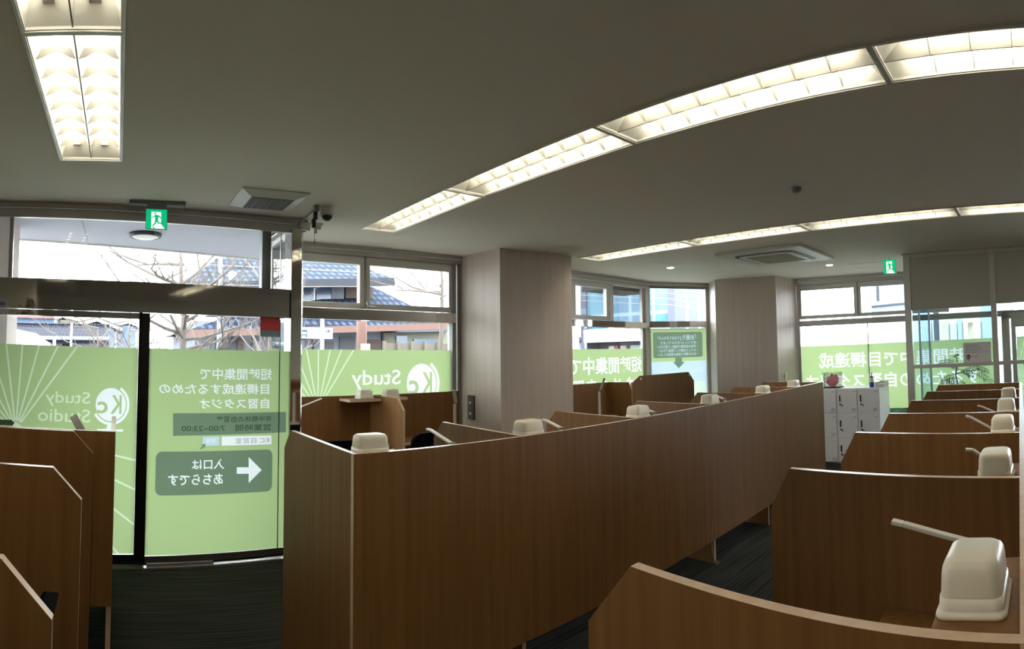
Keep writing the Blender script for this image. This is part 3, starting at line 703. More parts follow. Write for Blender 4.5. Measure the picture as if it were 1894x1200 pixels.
# ---- chairs
def office_chair(x, y, rz, label, zt=.86):
    t = thing('office_chair', label, 'office chair', 'black office chairs'); M = rowM((x, y), rz)
    q = MB(M); q.poly([(a, b, .43) for a, b in rrect(-.22, .22, -.22, .22, .08)], (0, 0, .055)); q.build('seat', FABRIC, t, bevel=.015)
    q = MB(M)                                        # backrest: a gently bowed rounded slab at local -y
    rr = rrect(-.21, .21, .56, zt, .07)
    for s in (0,):
        A = [q.v((a, -.24 - .04 * (a / .21) ** 2 * -1 - .22 * (b - .56), b)) for a, b in rr]; B = [q.v((a, -.275 - .04 * (a / .21) ** 2 * -1 - .22 * (b - .56), b)) for a, b in rr]
        n = len(A); q.face(A); q.face(B[::-1])
        for k in range(n): q.face([A[k], A[(k + 1) % n], B[(k + 1) % n], B[k]])
    q.build('backrest', FABRIC, t)
    q = MB(M); q.bar((0, -.10, .42), (0, -.26, .45), .06, .015); q.bar((0, -.26, .45), (0, -.29, .68), .06, .012, up=(0, 1, 0)); q.build('back_bracket', BLACK, t)
    q = MB(M); q.tube([(0, 0, .09), (0, 0, .43)], .022, 12); q.build('gas_column', BLACK, t)
    q = MB(M)
    for k in range(5): a = k * 2 * math.pi / 5; q.bar((0, 0, .10), (.27 * math.cos(a), .27 * math.sin(a), .07), .04, .025)
    q.build('star_base', BLACK, t)
    for k in range(5):
        a = k * 2 * math.pi / 5; c = Vector((.27 * math.cos(a), .27 * math.sin(a), .028)); s = Vector((-math.sin(a), math.cos(a), 0)) * .02
        q = MB(M); q.tube([c - s, c + s], .027, 12); q.bar(c, c + Vector((0, 0, .04)), .012, .012, up=(1, 0, 0)); q.build('caster', BLACK, t)
    return rebase(t, (x, y, 0), rz)
office_chair(1.60, 4.22, 0, 'black office chair at the left window booth behind the near corner', .885)
office_chair(2.36, 4.20, .05, 'black office chair at the right window booth beside the lit divider', .905)
office_chair(-.462, 1.56, math.pi / 2, 'black office chair peeking past the bottom left divider', .80)
# ---- on the wall stub behind the viewpoint, mirrored in the polished header
q = MB(); q.box(-1.25, -.95, -.455, -.449, 1.80, 2.12); o = q.build('wall_poster', [PAPER]); tag(o, 'small pale poster with a blue band on the wall stub', 'poster')
q = MB(); q.box(-1.22, -.98, -.448, -.446, 2.03, 2.09); q.build('blue_band', SIGNB_, o); rebase(o, (-1.1, -.452, 1.96))
t = thing('dried_plant', 'tall dark dried plant in a pot before the wall stub', 'plant'); q = MB(); q.lathe([(.10, 0), (.13, .3), (.11, .3), (.10, .28), (.001, .28)], (-.72, -.25, 0), 20); q.build('pot', GREY, t)
q = MB(); rnd = random.Random(2); fr = MB()
for k in range(5):
    b_ = Vector((-.72 + rnd.uniform(-.1, .1), -.25, 1.75 + rnd.uniform(0, .35))); q.tube([(-.72, -.25, .27), ((-.72 + b_.x) / 2, -.25, 1.1), b_], [.012, .008, .004], 6)
    for j in range(26):
        p_ = b_ + Vector((rnd.gauss(0, .05), rnd.gauss(0, .03), rnd.uniform(-.35, .05))); n_ = Vector((rnd.uniform(-1, 1), rnd.uniform(-1, 1), rnd.uniform(-1, .2))).normalized() * .09; w_ = n_.orthogonal().normalized() * .02
        fr.face([fr.v(p_), fr.v(p_ + n_ * .5 + w_), fr.v(p_ + n_), fr.v(p_ + n_ * .5 - w_)])
q.build('stem', STEM, t); fr.build('foliage', DARKLEAF, t); rebase(t, (-.72, -.25, 0))
# ---- cable under the middle row
p = atz(1318, 1044, .01); q = MB(); q.tube([(p.x + .0, p.y - .01, .30), (p.x - .02, p.y - .01, .16), (p.x - .005, p.y - .012, .06), (p.x + .03, p.y - .015, .006), (p.x + .08, p.y - .01, .005), (p.x + .085, p.y + .4, .005)], .004, 6)
o = q.build('power_cable', GREY, smooth=True); tag(o, 'thin grey cable hanging to the carpet under the middle row', 'cable'); rebase(o, (p.x, p.y, 0))

# ================================================================== lockers and what stands on them
LF = Frame((7.42, 2.905), (7.40, 2.01)); LW = LF.len; SLOT = pm('grey_slots', (.42, .42, .42), .6)
t = thing('locker_cabinet', 'white steel locker cabinet with nine doors before the green window', 'locker')
q = MB(LF.M); q.box(0, LW, .012, .50, .02, .928); q.box(.012, LW - .012, .03, .48, 0, .02)
cols = [(.0, .298), (.298, .594), (.594, LW)]; rows = [(.622, .928), (.318, .620), (.018, .316)]
q.build('body', WHITE, t, bevel=.002)
for c0, c1 in cols:
    for r0, r1 in rows:
        q = MB(LF.M); q.box(c0 + .012, c1 - .012, 0, .011, r0 + .006, r1 - .010); d = q.build('door', WHITE, t, bevel=.0015)
        q = MB(LF.M); q.box(c0 + .036, c0 + .054, -.004, .004, r1 - .165, r1 - .085); q.build('handle', BLACK, d)
        q = MB(LF.M); q.tube([(c0 + .05, 0, r1 - .195), (c0 + .05, -.012, r1 - .195)], .0095, 10); q.bar((c0 + .05, -.012, r1 - .195), (c0 + .092, -.03, r1 - .212), .003, .012); q.build('lock', BLACK, d)
        q = MB(LF.M)
        for k in range(5): q.box(c1 - .085, c1 - .028, -.0008, .001, r0 + .026 + k * .008, r0 + .030 + k * .008)
        q.build('vent_slots', SLOT, d)
        q = MB(LF.M); q.box(c1 - .055, c1 - .035, -.001, .001, r1 - .045, r1 - .037); q.build('number_mark', GREY, d)
rebase(t, LF.M @ Vector((LW / 2, .25, 0)), 0)
LM = LF.M
t = thing('clear_bin', 'clear open bin holding pink cloth on top of the lockers', 'bin')
q = MB(LM); c = (.19, .14)
q.box(c[0] - .10, c[0] + .14, c[1] - .09, c[1] + .09, .929, .942); q.build('base', BLACK, t)
q = MB(LM); x0, x1, y0, y1, z0, z1 = c[0] - .095, c[0] + .12, c[1] - .085, c[1] + .085, .942, 1.125
q.box(x0, x0 + .003, y0, y1, z0, z1); q.box(x1 - .003, x1, y0, y1, z0, z1); q.box(x0, x1, y0, y0 + .003, z0, z1); q.box(x0, x1, y1 - .003, y1, z0, z1); q.build('wall', CLEARP, t)
q = MB(LM); q.tube([(x0 + .01, y0 + .02, .95), (x0 - .025, y0 + .02, 1.14)], .004, 6); q.build('stick', GREY, t)
rebase(t, LM @ Vector((c[0], c[1], .929)))
bm = bmesh.new(); bmesh.ops.create_icosphere(bm, subdivisions=4, radius=1)
from mathutils import noise
for v in bm.verts:
    n = v.co.normalized(); f = 1 + .35 * noise.noise(n * 2.2) + .12 * noise.noise(n * 6); v.co = Vector((n.x * .085 * f, n.y * .062 * f, n.z * .075 * f))
q = MB(); q.bm.free(); q.bm = bm; bmesh.ops.transform(bm, matrix=LM @ Matrix.Translation((.20, .14, 1.02)), verts=bm.verts)
o = q.build('pink_cloth', PINK, smooth=True); tag(o, 'crumpled pink cloth inside the clear bin on the lockers', 'cloth'); rebase(o, LM @ Vector((.20, .14, .945)))
t = thing('spray_bottle', 'small bottle with blue liquid and black collar on the lockers', 'bottle'); c = LM @ Vector((.765, .12, .929))
q = MB(); q.lathe([(.028, 0), (.032, .004), (.032, .06), (.001, .06)], c, 20); q.build('liquid', BLUE, t)
q = MB(); q.lathe([(.0325, .061), (.0325, .075), (.026, .10), (.017, .115), (.001, .115)], c, 20); q.build('upper_body', OFFW, t)
q = MB(); q.lathe([(.02, .116), (.02, .134), (.001, .134)], c, 16); q.build('collar', BLACK, t)
q = MB(); q.lathe([(.007, .135), (.007, .165), (.016, .168), (.016, .178), (.001, .178)], c, 14); q.bar(c + Vector((0, 0, .172)), c + Vector((-.03, .01, .170)), .009, .008); q.build('pump', OFFW, t); rebase(t, c)
t = thing('card_tray', 'cream card tray at the right end of the lockers', 'tray'); q = MB(LM)
q.box(.82, .97 - .02, .06, .30, .929, .934); q.box(.82, .824, .06, .30, .934, .985); q.box(.946, .95, .06, .30, .934, .995); q.box(.824, .946, .296, .30, .934, .995); q.box(.824, .946, .06, .064, .934, .972); q.build('tray_body', OFFW, t)
q = MB(LM); q.box(.835, .935, .07, .28, .934, .968); q.build('cards', PAPER, t); rebase(t, LM @ Vector((.885, .18, .929)))

# ================================================================== glass partition on the right
t = thing('glass_partition', 'grey framed partition with solid upper panels and glass below', 'partition')
ST = [(-.035, .045), (1.012, 1.078), (2.06, 2.125)]
q = MB(PT.M)
for a, b in ST: q.box(a, b, -.03, .03, 0, 2.435)
q.build('post', ALUW, t, bevel=.002)
q = MB(PT.M)
for (a0, a), (b, b1) in zip(ST, ST[1:]):
    q.box(a, b, -.028, .028, 2.40, 2.435); q.box(a, b, -.028, .028, 1.165, 1.205); q.box(a, b, -.028, .028, 0, .06)
q.build('rail', ALUW, t, bevel=.002)
for (a0, a), (b, b1), zb in zip(ST, ST[1:], (1.815, 1.835)):
    q = MB(PT.M); q.box(a, b, -.02, .02, zb, 2.40); q.build('upper_panel', PANELM, t)
    q = MB(PT.M); q.box(a, b, -.004, .004, 1.205, zb); q.build('pane', PGLASS, t)
    q = MB(PT.M); q.box(a, b, -.004, .004, .06, 1.165); q.build('pane', PGLASS, t)
q = MB(PT.M); q.box(-.05, 2.2, -.05, .05, 2.435, CEIL); q.build('head_track', PANELM, t)
rebase(t, PT.M @ Vector((1.0, 0, 0)))
s0, z1_ = PT.at(1781, 634); s1, z0_ = PT.at(1834, 671)
t = thing('notice_sheet', 'white printed notice taped to the partition glass', 'notice')
def tx(body, x_, z_, h, bold=.0, w_=None):
    lp, wd = text_loops(body, 1.0, bold); ys = [p[1] for l in lp for p in l]; y0, y1 = min(ys), max(ys); sy = h / (y1 - y0); sx = w_ / wd if w_ else sy
    return xf([[(a, b - y0) for a, b in l] for l in lp], sx, sy, x_, z_)
lines = []
H_ = z1_ - z0_; W_ = s1 - s0
for k, (txt, w_) in enumerate((('24時間 自習室のご利用について', .48), ('会員の皆様へのお知らせ', .55), ('お静かにご利用ください', .6), ('飲食は休憩所でお願いします。', .66), ('お困りの際はスタッフまで', .82))):
    lines += tx(txt, s0 + W_ * .07, z1_ - H_ * (.15 + .085 * k), H_ * .055, 0, W_ * w_)
lg = (s0 + W_ * .18, z0_ + H_ * .33)
layered(PT, -.006, [('sheet', PAPER, [rect(s0, s1, z0_, z1_)]), ('+print', INK, [circ(*lg, H_ * .11, 24), rect(lg[0] - H_ * .06, lg[0] + H_ * .06, lg[1] - H_ * .16, lg[1] - H_ * .14)]), ('lettering', INK, lines), ('logo_letters', PAPER, tx('Kc', lg[0] - H_ * .07, lg[1] - H_ * .05, H_ * .1, .02, H_ * .14)), ('name', INK, tx('Study Studio', lg[0] + H_ * .17, lg[1] - H_ * .03, H_ * .06, 0))], t)
rebase(t, PT.M @ Vector(((s0 + s1) / 2, 0, z0_)))
# potted tree behind the partition
t = thing('potted_tree', 'slender potted tree with feathery leaves behind the partition glass', 'plant')
b0 = Vector((7.42, .96, 0))
q = MB(); q.lathe([(.11, 0), (.15, .28), (.155, .30), (.14, .30), (.135, .27), (.001, .27)], b0, 24); q.build('pot', GREY, t)
trunk = [b0 + Vector(v) for v in ((0, 0, .25), (.01, .02, .6), (0, -.01, .88), (.01, .03, 1.05), (.0, .0, 1.2), (0, .02, 1.30))]
q = MB(); q.tube(trunk, [.012, .010, .009, .008, .006, .003], 8)
fr = MB(); rnd = random.Random(3)
def frond(a, b, n=11, L=.075, droop=.05):
    a, b = Vector(a), Vector(b); pts = [a.lerp(b, k / n) - Vector((0, 0, droop * (k / n) ** 2)) for k in range(n + 1)]
    q.tube(pts, .002, 5)
    for k in range(2, n + 1):
        d = (pts[k] - pts[k - 1]).normalized()
        for s in (-1, 1):
            sd_ = d.cross(Vector((1, .2, .25))).normalized() * s
            ln = L * (.6 + .4 * math.sin(math.pi * k / n)) * rnd.uniform(.8, 1.15); tip = pts[k] + (sd_ * .75 + d * .55 + Vector((rnd.uniform(-.1, .1), 0, -.35 + rnd.uniform(-.2, .1)))) * ln
            mid = pts[k].lerp(tip, .5); wv = d * ln * .17
            fr.face([fr.v(pts[k]), fr.v(mid + wv), fr.v(tip), fr.v(mid - wv)])
def P(px, py, X=7.42): return atx(px, py, X)
for a, b, X2 in (((1770, 668), (1738, 664), 7.35), ((1770, 660), (1768, 650), 7.5), ((1770, 690), (1742, 698), 7.5), ((1772, 683), (1800, 688), 7.3), ((1775, 690), (1812, 672), 7.4), ((1800, 684), (1838, 702), 7.45), ((1775, 704), (1790, 712), 7.3), ((1768, 706), (1752, 716), 7.45), ((1770, 700), (1738, 702), 7.6), ((1772, 712), (1785, 722), 7.5), ((1772, 676), (1752, 668), 7.6), ((1800, 676), (1828, 680), 7.3), ((1770, 700), (1760, 720), 7.2)):
    A_ = P(*a); B_ = P(*b, X2); frond(A_, B_, 10, .062, .03)
    c_ = min(trunk, key=lambda v: (v - A_).length + (1 if v.z > A_.z else 0)); q.tube([c_, c_.lerp(A_, .5) + Vector((0, 0, .01)), A_], .003, 5)
q.build('stem', STEM, t); fr.build('foliage', LEAF, t); rebase(t, b0)

# ================================================================== window films and stickers
def pt(fr, off): return lambda px, py: fr.at(px, py, off)
def rays_(o, angs, L, w0, w1): return [stroke((o[0] + .06 * math.cos(a), o[1] + .06 * math.sin(a)), (o[0] + L * math.cos(a), o[1] + L * math.sin(a)), w0, w1) for a in [math.radians(k) for k in angs]]
def mt_px(P, body, xl, xr, yt, yb, bold=.014):
    """mirrored text that fills the picture box XL..XR, YT..YB"""
    ym = (yt + yb) / 2; a = P(xl, ym)[0]; b = P(xr, ym)[0]; z1 = P((xl + xr) / 2, yt)[1]; z0 = P((xl + xr) / 2, yb)[1]
    return mirror_text(body, b, z0, z1 - z0, b - a, bold)
def globe(c, R, rx=1.0):
    """globe emblem as seen from inside (mirrored): disc, meridian arc and stand; letters cut out of it"""
    cx, cz = c
    disc = [circ(cx, cz, R, 40, rx), arc_band(cx, cz, R * 1.07, R * 1.24, -118, 58, 30, rx), arc_band(cx, cz, R * 1.07, R * 1.24, -150, -118, 8, rx),
            stroke((cx - .02 * R, cz - 1.2 * R), (cx - .02 * R, cz - 1.50 * R), .30 * R, .5 * R), rect(cx - .85 * R, cx + .85 * R, cz - 1.62 * R, cz - 1.48 * R)]
    gap = [arc_band(cx, cz, R * 1.005, R * 1.065, -110, 50, 24, rx)]
    k = mirror_text('K', cx + .78 * R * rx, cz - .55 * R, 1.12 * R, .80 * R * rx, .02); cc = mirror_text('c', cx - .16 * R * rx, cz - .55 * R, .72 * R, .72 * R * rx, .02)
    return disc, gap, k + cc
def film(name, label, fr, off, zone, layers, cat='window film'):
    o = layered(fr, off, [(name, FGREEN, [zone])] + layers, None); tag(o, label, cat)
    cs = [Vector(v.co) for v in o.data.vertices]; c = sum(cs, Vector()) / len(cs); c.z = min(v.z for v in cs); return rebase(o, c)
# left pane of the entrance
P = pt(DW, .046); o_ = P(29, 794); zt = 1.47
c_ = P(205, 748); R_ = (P(233, 748)[0] - P(177, 748)[0]) / 2
disc, gap, kc = globe(c_, R_)
words = mt_px(P, 'Study', 84, 168, 724, 752, .006) + mt_px(P, 'Studio', 70, 168, 756, 780, .006)
book = [[(o_[0] - .5, o_[1] + .02), (o_[0], o_[1] - .045), (o_[0] + .5, o_[1] - .03), (o_[0] + .06, o_[1] + .015), (o_[0], o_[1] + .05), (o_[0] - .08, o_[1] + .03)]]
film('window_film', 'green film on the fixed entrance pane with rays, globe emblem and Study Studio lettering', DW, .046, rect(-1.2, 1.358, .078, zt),
     [('+rays', FRAY, rays_(o_, (147, 135, 123, 111, 99, 87, 75, 63, 53, -11.5, -23, -34.5, -46, -58, -70, -82, -94), 1.9, .012, .016) + book), ('+globe_emblem', FWHITE, disc), ('emblem_gap', FGREEN, gap), ('emblem_letters', FGREEN, kc), ('lettering', FRAY, words)])
# sliding door
P = pt(DW, .002); s0_, s1_ = 1.437, PO
head = [mt_px(P, '短時間集中で', 369.5, 503, 681, 702.5), mt_px(P, '目標達成するための', 294.5, 501, 709.5, 729.5), mt_px(P, '自習スタジオ', 369, 501, 737, 756)]
band = [[P(320, 806), P(529, 799), P(529, 761.5), P(320, 764)]]
bt = [mt_px(P, '年中無休の自習室', 401, 502.5, 769, 780.5, .008), mt_px(P, '営業時間　7:00~23:00', 336, 502.5, 785, 797.5, .008)]
sb = [[P(410, 824), P(502, 821.5), P(502, 805), P(410, 807)]]; st = mt_px(P, 'KC 自習室', 435.5, 499, 809, 819.5, .0)
btn = [[P(375, 824.5), P(405.5, 823.5), P(405.5, 807), P(375, 808)]]; bx = mt_px(P, '検索', 381, 399, 811, 819, .0)
cur = [[P(380, 820), P(379, 829), P(376.5, 827), P(372, 831), P(370, 829), P(374.5, 825), P(372, 823)]]
b0_, b1_ = P(287.5, 875)[0], P(503.5, 875)[0]; zz0, zz1 = P(395, 914)[1], P(395, 834)[1]
box_ = [rrect(b0_, b1_, zz0, zz1, .045)]
go = mt_px(P, '入口は', 355, 415, 849, 868, .016) + mt_px(P, 'あちらです', 311, 414, 877, 897, .016)
arr = [[P(438, 864), P(460, 864), P(460, 845), P(484, 869), P(460, 893), P(460, 876), P(438, 876)]]
film('window_film', 'green film on the sliding door with mirrored white text and an arrow box', DW, .002, rect(s0_, s1_, .078, 1.474),
     [('lettering', FWHITE, h_) for h_ in head] + [('hours_band', FDK2, band)] + [('hours_lettering', FTXT, h_) for h_ in bt] + [ ('search_box', FWHITE, sb), ('search_lettering', FGREY, st), ('search_button', FPALE, btn), ('button_lettering', FWHITE, bx), ('cursor_arrow', FDARK, cur),
      ('entrance_box', FDK2, box_), ('entrance_lettering', FWHITE, go), ('arrow', FWHITE, arr)])
o = layered(DW, -.002, [('door_sticker', FRED, [[P(481, 611), P(517.5, 612), P(517.5, 584), P(481, 583)]])], None)
o2 = layered(DW, -.002, [('lower_stripe', FTEAL, [[P(481, 622.5), P(517.5, 623), P(517.5, 612), P(481, 611)]])], o)
tag(o, 'red sticker with a dark teal stripe high on the sliding door glass', 'sticker'); rebase(o, DW.M @ Vector((2.42, 0, 1.6)))
P = pt(DW, .040)
o = layered(DW, .040, [('push_sticker', INK, [[P(-40, 789), P(21, 789), P(27, 782), P(21, 776), P(-40, 776)]]), ('face', FDK2, [[P(-38, 787), P(20, 787), P(24, 782), P(20, 778), P(-38, 778)]]), ('+symbols', INK, [rect(P(-2, 782)[0], P(1, 782)[0], P(0, 785)[1], P(0, 780)[1]), stroke(P(5, 782), P(11, 782), .008), circ(*P(17, 782), .010, 14)])], None)
tag(o, 'small black outlined arrow sticker on the left entrance pane', 'sticker'); rebase(o, DW.M @ Vector((.1, 0, .9)))
# left window
P = pt(W1, .042); o_ = P(588, 757); c_ = P(780, 709); R_ = P(780, 672.5)[1] - c_[1]
disc, gap, kc = globe(c_, R_, .93)
film('window_film', 'bright green film on the left window with rays, Study and the globe emblem', W1, .042, rect(.225, 2.212, .02, 1.50),
     [('+rays', FRAY, rays_(o_, (151, 139, 127, 115, 103, 90, 77, 65.5, 55), 1.6, .012, .018)), ('+globe_emblem', FWHITE, disc), ('emblem_gap', FGREEN, gap), ('emblem_letters', FGREEN, kc),
      ('lettering', FWHITE, mt_px(P, 'Study', 650, 742, 684, 720, .008) + mt_px(P, 'Studio', 634, 742, 728, 756, .008))])
# far window
P = pt(W2, .042); a_ = P(1078, 680)[0]; b_ = P(1187, 675)[0]; z1 = P(1150, 659)[1]; z0 = P(1150, 690)[1]; pch = (b_ - a_) / 4.93
row1 = mirror_text('短時間集中で', b_, z0, z1 - z0, pch * 5.93, .018); b2 = P(1172, 700)[0]
row2 = mirror_text('ための自習スタジオ', b2, z0 - (z1 - z0) * 1.22, (z1 - z0), pch * 8.93, .018)
zone = rect(.055, 2.298, .02, 1.507)
def crop(loops, x0): return [l for l in loops if min(p[0] for p in l) > x0]
film('window_film', 'green film on the far window with large white mirrored characters', W2, .042, zone, [('lettering', FWHITE, crop(row1, .06) + crop(row2, .06))])
# diagonal window poster
P = pt(DG, .042); zl = P(1250, 668)[1]
bx0, bx1 = P(1208, 640)[0], P(1299.5, 640)[0]; bz0, bz1 = P(1255, 661)[1], P(1255, 614)[1]
tl = mt_px(P, '「お困り」', 1258, 1292, 618.5, 628.5, .012) + mt_px(P, 'ではありませんか？', 1216, 1257, 622, 628, .0)
for k, (txt, xl) in enumerate((('・家でついついだらけてしまう', 1222), ('・学校の自習室が混雑して使えない', 1216), ('・カフェでは集中して勉強できない', 1218), ('・静かな場所で資格の勉強がしたい', 1217))):
    tl += mt_px(P, txt, xl, 1292, 630.8 + 7.15 * k, 636.3 + 7.15 * k, .004)
ar = [[P(1249, 661.3), P(1261.5, 661.3), P(1261.5, 669), P(1266.5, 669), P(1255.5, 681), P(1244.5, 669), P(1249, 669)]]
cg = P(1292, 717); disc, gap, kc = globe(cg, .10)
o = layered(DG, .042, [('window_poster', FPALE, [rect(.014, .973, .08, P(1250, 607.3)[1])]), ('green_field', FGREEN, [rect(.014, .973, zl, P(1250, 607.3)[1])]), ('text_box', FDK2, [rrect(bx0, bx1, bz0, bz1, .035)]), ('lettering', FPALE, tl), ('arrow', FDK2, ar),
                       ('+globe_emblem', FRAY, disc), ('emblem_letters', FPALE, kc), ('small_lettering', FRAY, mt_px(P, '☆ 自習スタジオ', 1252, 1300, 683, 688, .0))], None)
tag(o, 'pale poster film with a green text box and down arrow on the diagonal window', 'poster'); rebase(o, DG.M @ Vector((.5, 0, .08)))
# right-hand windows
P = pt(WB, .042); a_, b_ = P(1515, 665)[0], P(1632, 665)[0]; pch = (b_ - a_) / 3.93
z1, z0 = P(1575, 651)[1], P(1575, 680)[1]
row1 = mirror_text('短時間集中で目標達成', a_ + pch * 9.93, z0, z1 - z0, pch * 9.93, .016)
a2, b2 = P(1491, 704)[0], P(1663, 704)[0]; pc2 = (b2 - a2) / 5.93; y1, y0 = P(1575, 690)[1], P(1575, 718)[1]
row2 = mirror_text('するための自習スタジオ', a2 + pc2 * 10.93, y0, y1 - y0, pc2 * 10.93, .016)
film('window_film', 'long green film on the right-hand windows with two rows of pale characters', WB, .042, rect(.022, 3.05, .555, 1.467), [('lettering', FWHITE, row1 + row2)])
# glass door at the right edge, seen through the partition
q = MB(WB.M); q.box(3.13, 3.245, -.03, .09, 0, 1.80); q.box(3.13, 4.6, -.03, .09, 1.72, 1.80); q.box(3.275, 3.34, -.02, .06, .0, 1.72); q.box(3.34, 4.4, -.02, .06, 0, .10); q.box(3.34, 4.4, -.02, .06, 1.60, 1.72)
D3 = q.build('door_3', [pm('beige_steel_door', (.62, .54, .45), .5)], kind='structure', bevel=.002)
o_ = (3.3, .9); film('window_film', 'green film with fine white rays on the glass door at the right edge', WB, .018, rect(3.345, 4.4, .102, 1.467), [('+rays', FRAY, rays_(o_, (-60, -40, -20, 0, 12, 24, 36, 48, 60, 72, 84), 1.5, .01, .012))])
q = MB(WB.M)
for a in (1.885, 2.03): q.box(a, a + .03, -.06, .0, 0, 2.37)
W6 = MB(WB.M); W6.box(1.915, 2.03, -.045, -.037, 0, 2.37)
W6 = W6.build('pane', PGLASS)
w6_ = struct('window_6', q, [pm('blue_grey_frame', (.55, .62, .72), .35, .1)]); W6.parent = w6_

# ================================================================== outside, seen through the glass
ROOF = None
def tiles(name, c1, c2, sc=7.0):
    m, N, L, b = nt(name); geo = N.new('ShaderNodeNewGeometry')
    wv = N.new('ShaderNodeTexWave'); wv.inputs['Scale'].default_value = sc / 6.28 * 2; wv.bands_direction = 'X'; L.new(geo.outputs['Position'], wv.inputs['Vector'])
    w2 = N.new('ShaderNodeTexWave'); w2.inputs['Scale'].default_value = sc / 6.28 * 2.4; w2.bands_direction = 'Z'; L.new(geo.outputs['Position'], w2.inputs['Vector'])
    ad = N.new('ShaderNodeMath'); ad.operation = 'MULTIPLY'; L.new(wv.outputs['Fac'], ad.inputs[0]); L.new(w2.outputs['Fac'], ad.inputs[1])
    mx = N.new('ShaderNodeMix'); mx.data_type = 'RGBA'; mx.inputs['A'].default_value = (*c1, 1); mx.inputs['B'].default_value = (*c2, 1)
    L.new(ad.outputs[0], mx.inputs['Factor']); L.new(mx.outputs['Result'], b.inputs['Base Color']); b.inputs['Roughness'].default_value = .85; b.inputs['Specular IOR Level'].default_value = .1; return m
TILE = tiles('blue_grey_roof_tiles', (0.010, 0.014, 0.025), (0.049, 0.065, 0.104), 5)
TILE2 = tiles('dark_roof_tiles', (0.009, 0.009, 0.014), (0.025, 0.025, 0.037), 9)
TERRA = pm('terracotta_eave', (0.094, 0.047, 0.036), .8)
HWALL = pm('white_render', (0.144, 0.151, 0.176), .9)
DWALL = pm('dark_timber_wall', (0.012, 0.013, 0.018), .8)
BROWN = pm('brown_boarding', (0.077, 0.049, 0.038), .8)
YWALL = pm('pale_yellow_wall', (0.160, 0.153, 0.115), .9)
LBLUE = pm('pale_blue_wall', (0.104, 0.146, 0.230), .9)
GLB = pm('blue_window', (0.059, 0.087, 0.139), .15)
SHUT = pm('grey_shutter', (0.048, 0.045, 0.054), .6)
FENCE = pm('tan_fence', (0.073, 0.061, 0.045), .8)
CONC = pm('pale_concrete', (0.252, 0.245, 0.231), .9, var=.12, vscale=1.5)
ASPH = pm('road_asphalt', (0.112, 0.112, 0.112), .95, var=.15, vscale=2)
SOFF = pm('soffit_panel', (0.350, 0.350, 0.392), .8, var=.06, vscale=2)
POLEB = pm('pale_blue_pole', (0.104, 0.132, 0.174), .5)
POLEW = pm('white_pole', (.75, .76, .78), .5)
POLEBR = pm('brown_pole', (0.104, 0.045, 0.031), .6)
SIGNB = pm('sign_blue', (.003, .035, .06), .6)
CARW = pm('white_car_paint', (.8, .8, .82), .2)
q = MB(); q.box(-60, 90, -40, 90, -.45, -.15); struct('ground', q, ASPH)
q = MB(); q.poly([(-3.5, 4.5, -.15), (-3.5, 7.0, -.15), (9.6, 7.0, -.15), (11.0, 4.0, -.15), (11.0, -4, -.15), (8.9, -4, -.15), (8.7, 3.6, -.15), (8.0, 5.1, -.15), (7.1, 5.6, -.15), (1.5, 5.5, -.15), (1.5, 4.6, -.15)], (0, 0, .11)); struct('ground_pavement', q, CONC)
# canopy over the entrance with a round lamp
t = thing('entrance_canopy', 'grey panelled canopy outside above the entrance doors', 'canopy')
q = MB(); q.poly([(-3.2, 4.24, 2.50), (1.42, 4.62, 2.50), (1.42, 5.45, 2.50), (2.05, 5.45, 2.50), (2.05, 6.86, 2.50), (-1.1, 6.0, 2.50), (-3.2, 5.45, 2.50)], (0, 0, .16)); q.build('slab', SOFF, t)
q = MB(); q.bar((-1.1, 6.0, 2.51), (2.05, 6.86, 2.51), .04, .05); q.bar((-3.2, 5.45, 2.51), (-1.1, 6.0, 2.51), .04, .05); q.build('edge_trim', ALUW, t)
q = MB(); q.bar((-.35, 4.6, 2.498), (-.35, 6.1, 2.498), .012, .006); q.build('seam', GREY, t); rebase(t, (0, 5.3, 2.5))
t = thing('round_lamp', 'round dark-rimmed lamp under the entrance canopy', 'lamp'); c = atz(269, 432, 2.5)
q = MB(); q.lathe([(.155, 0), (.16, -.012), (.155, -.03), (.135, -.034), (.13, -.03)], (c.x, c.y, 2.498), 32, cap=False); q.build('rim', BLACK, t)
q = MB(); q.lathe([(.134, -.028), (.10, -.040), (.001, -.044)], (c.x, c.y, 2.498), 32, cap=False); q.build('diffuser', OFFW, t, smooth=True); rebase(t, (c.x, c.y, 2.5))
q = MB(W2.M); q.box(1.6, 2.6, .11, .62, 2.30, 2.40); o = q.build('outside_eave', [DARKLEAF]); o['kind'] = 'structure'
# stay rod beside the entrance post
q = MB(); q.bar(aty(483, 457, 4.75), aty(521, 430, 4.62), .03, .012); q.bar(aty(505, 458, 4.72), aty(522, 445, 4.62), .02, .01); o = q.build('door_stay', ALU); tag(o, 'slanting metal stay outside the transom glass by the post', 'bracket'); rebase(o, aty(500, 445, 4.7))
q = MB(); a = aty(-6, 500, 4.9); q.box(a.x - 1.2, aty(16, 500, 4.9).x, 4.9, 5.4, -.1, 2.5); o = q.build('outside_wall', [pm('beige_outside_wall', (.50, .43, .37), .9)]); tag(o, 'beige outside wall at the left edge beyond the entrance glass', 'wall'); rebase(o, (a.x - .5, 5.1, -.1))
YY = 15.0
def rectm(q, Y, x0, y0, x1, y1, d=.06, front=.05):
    a = aty(x0, (y0 + y1) / 2, Y); b = aty(x1, (y0 + y1) / 2, Y); z1 = aty((x0 + x1) / 2, y0, Y).z; z0 = aty((x0 + x1) / 2, y1, Y).z
    q.box(a.x, b.x, Y - front, Y - front + d, max(z0, -.15), z1); return a.x, b.x, z0, z1
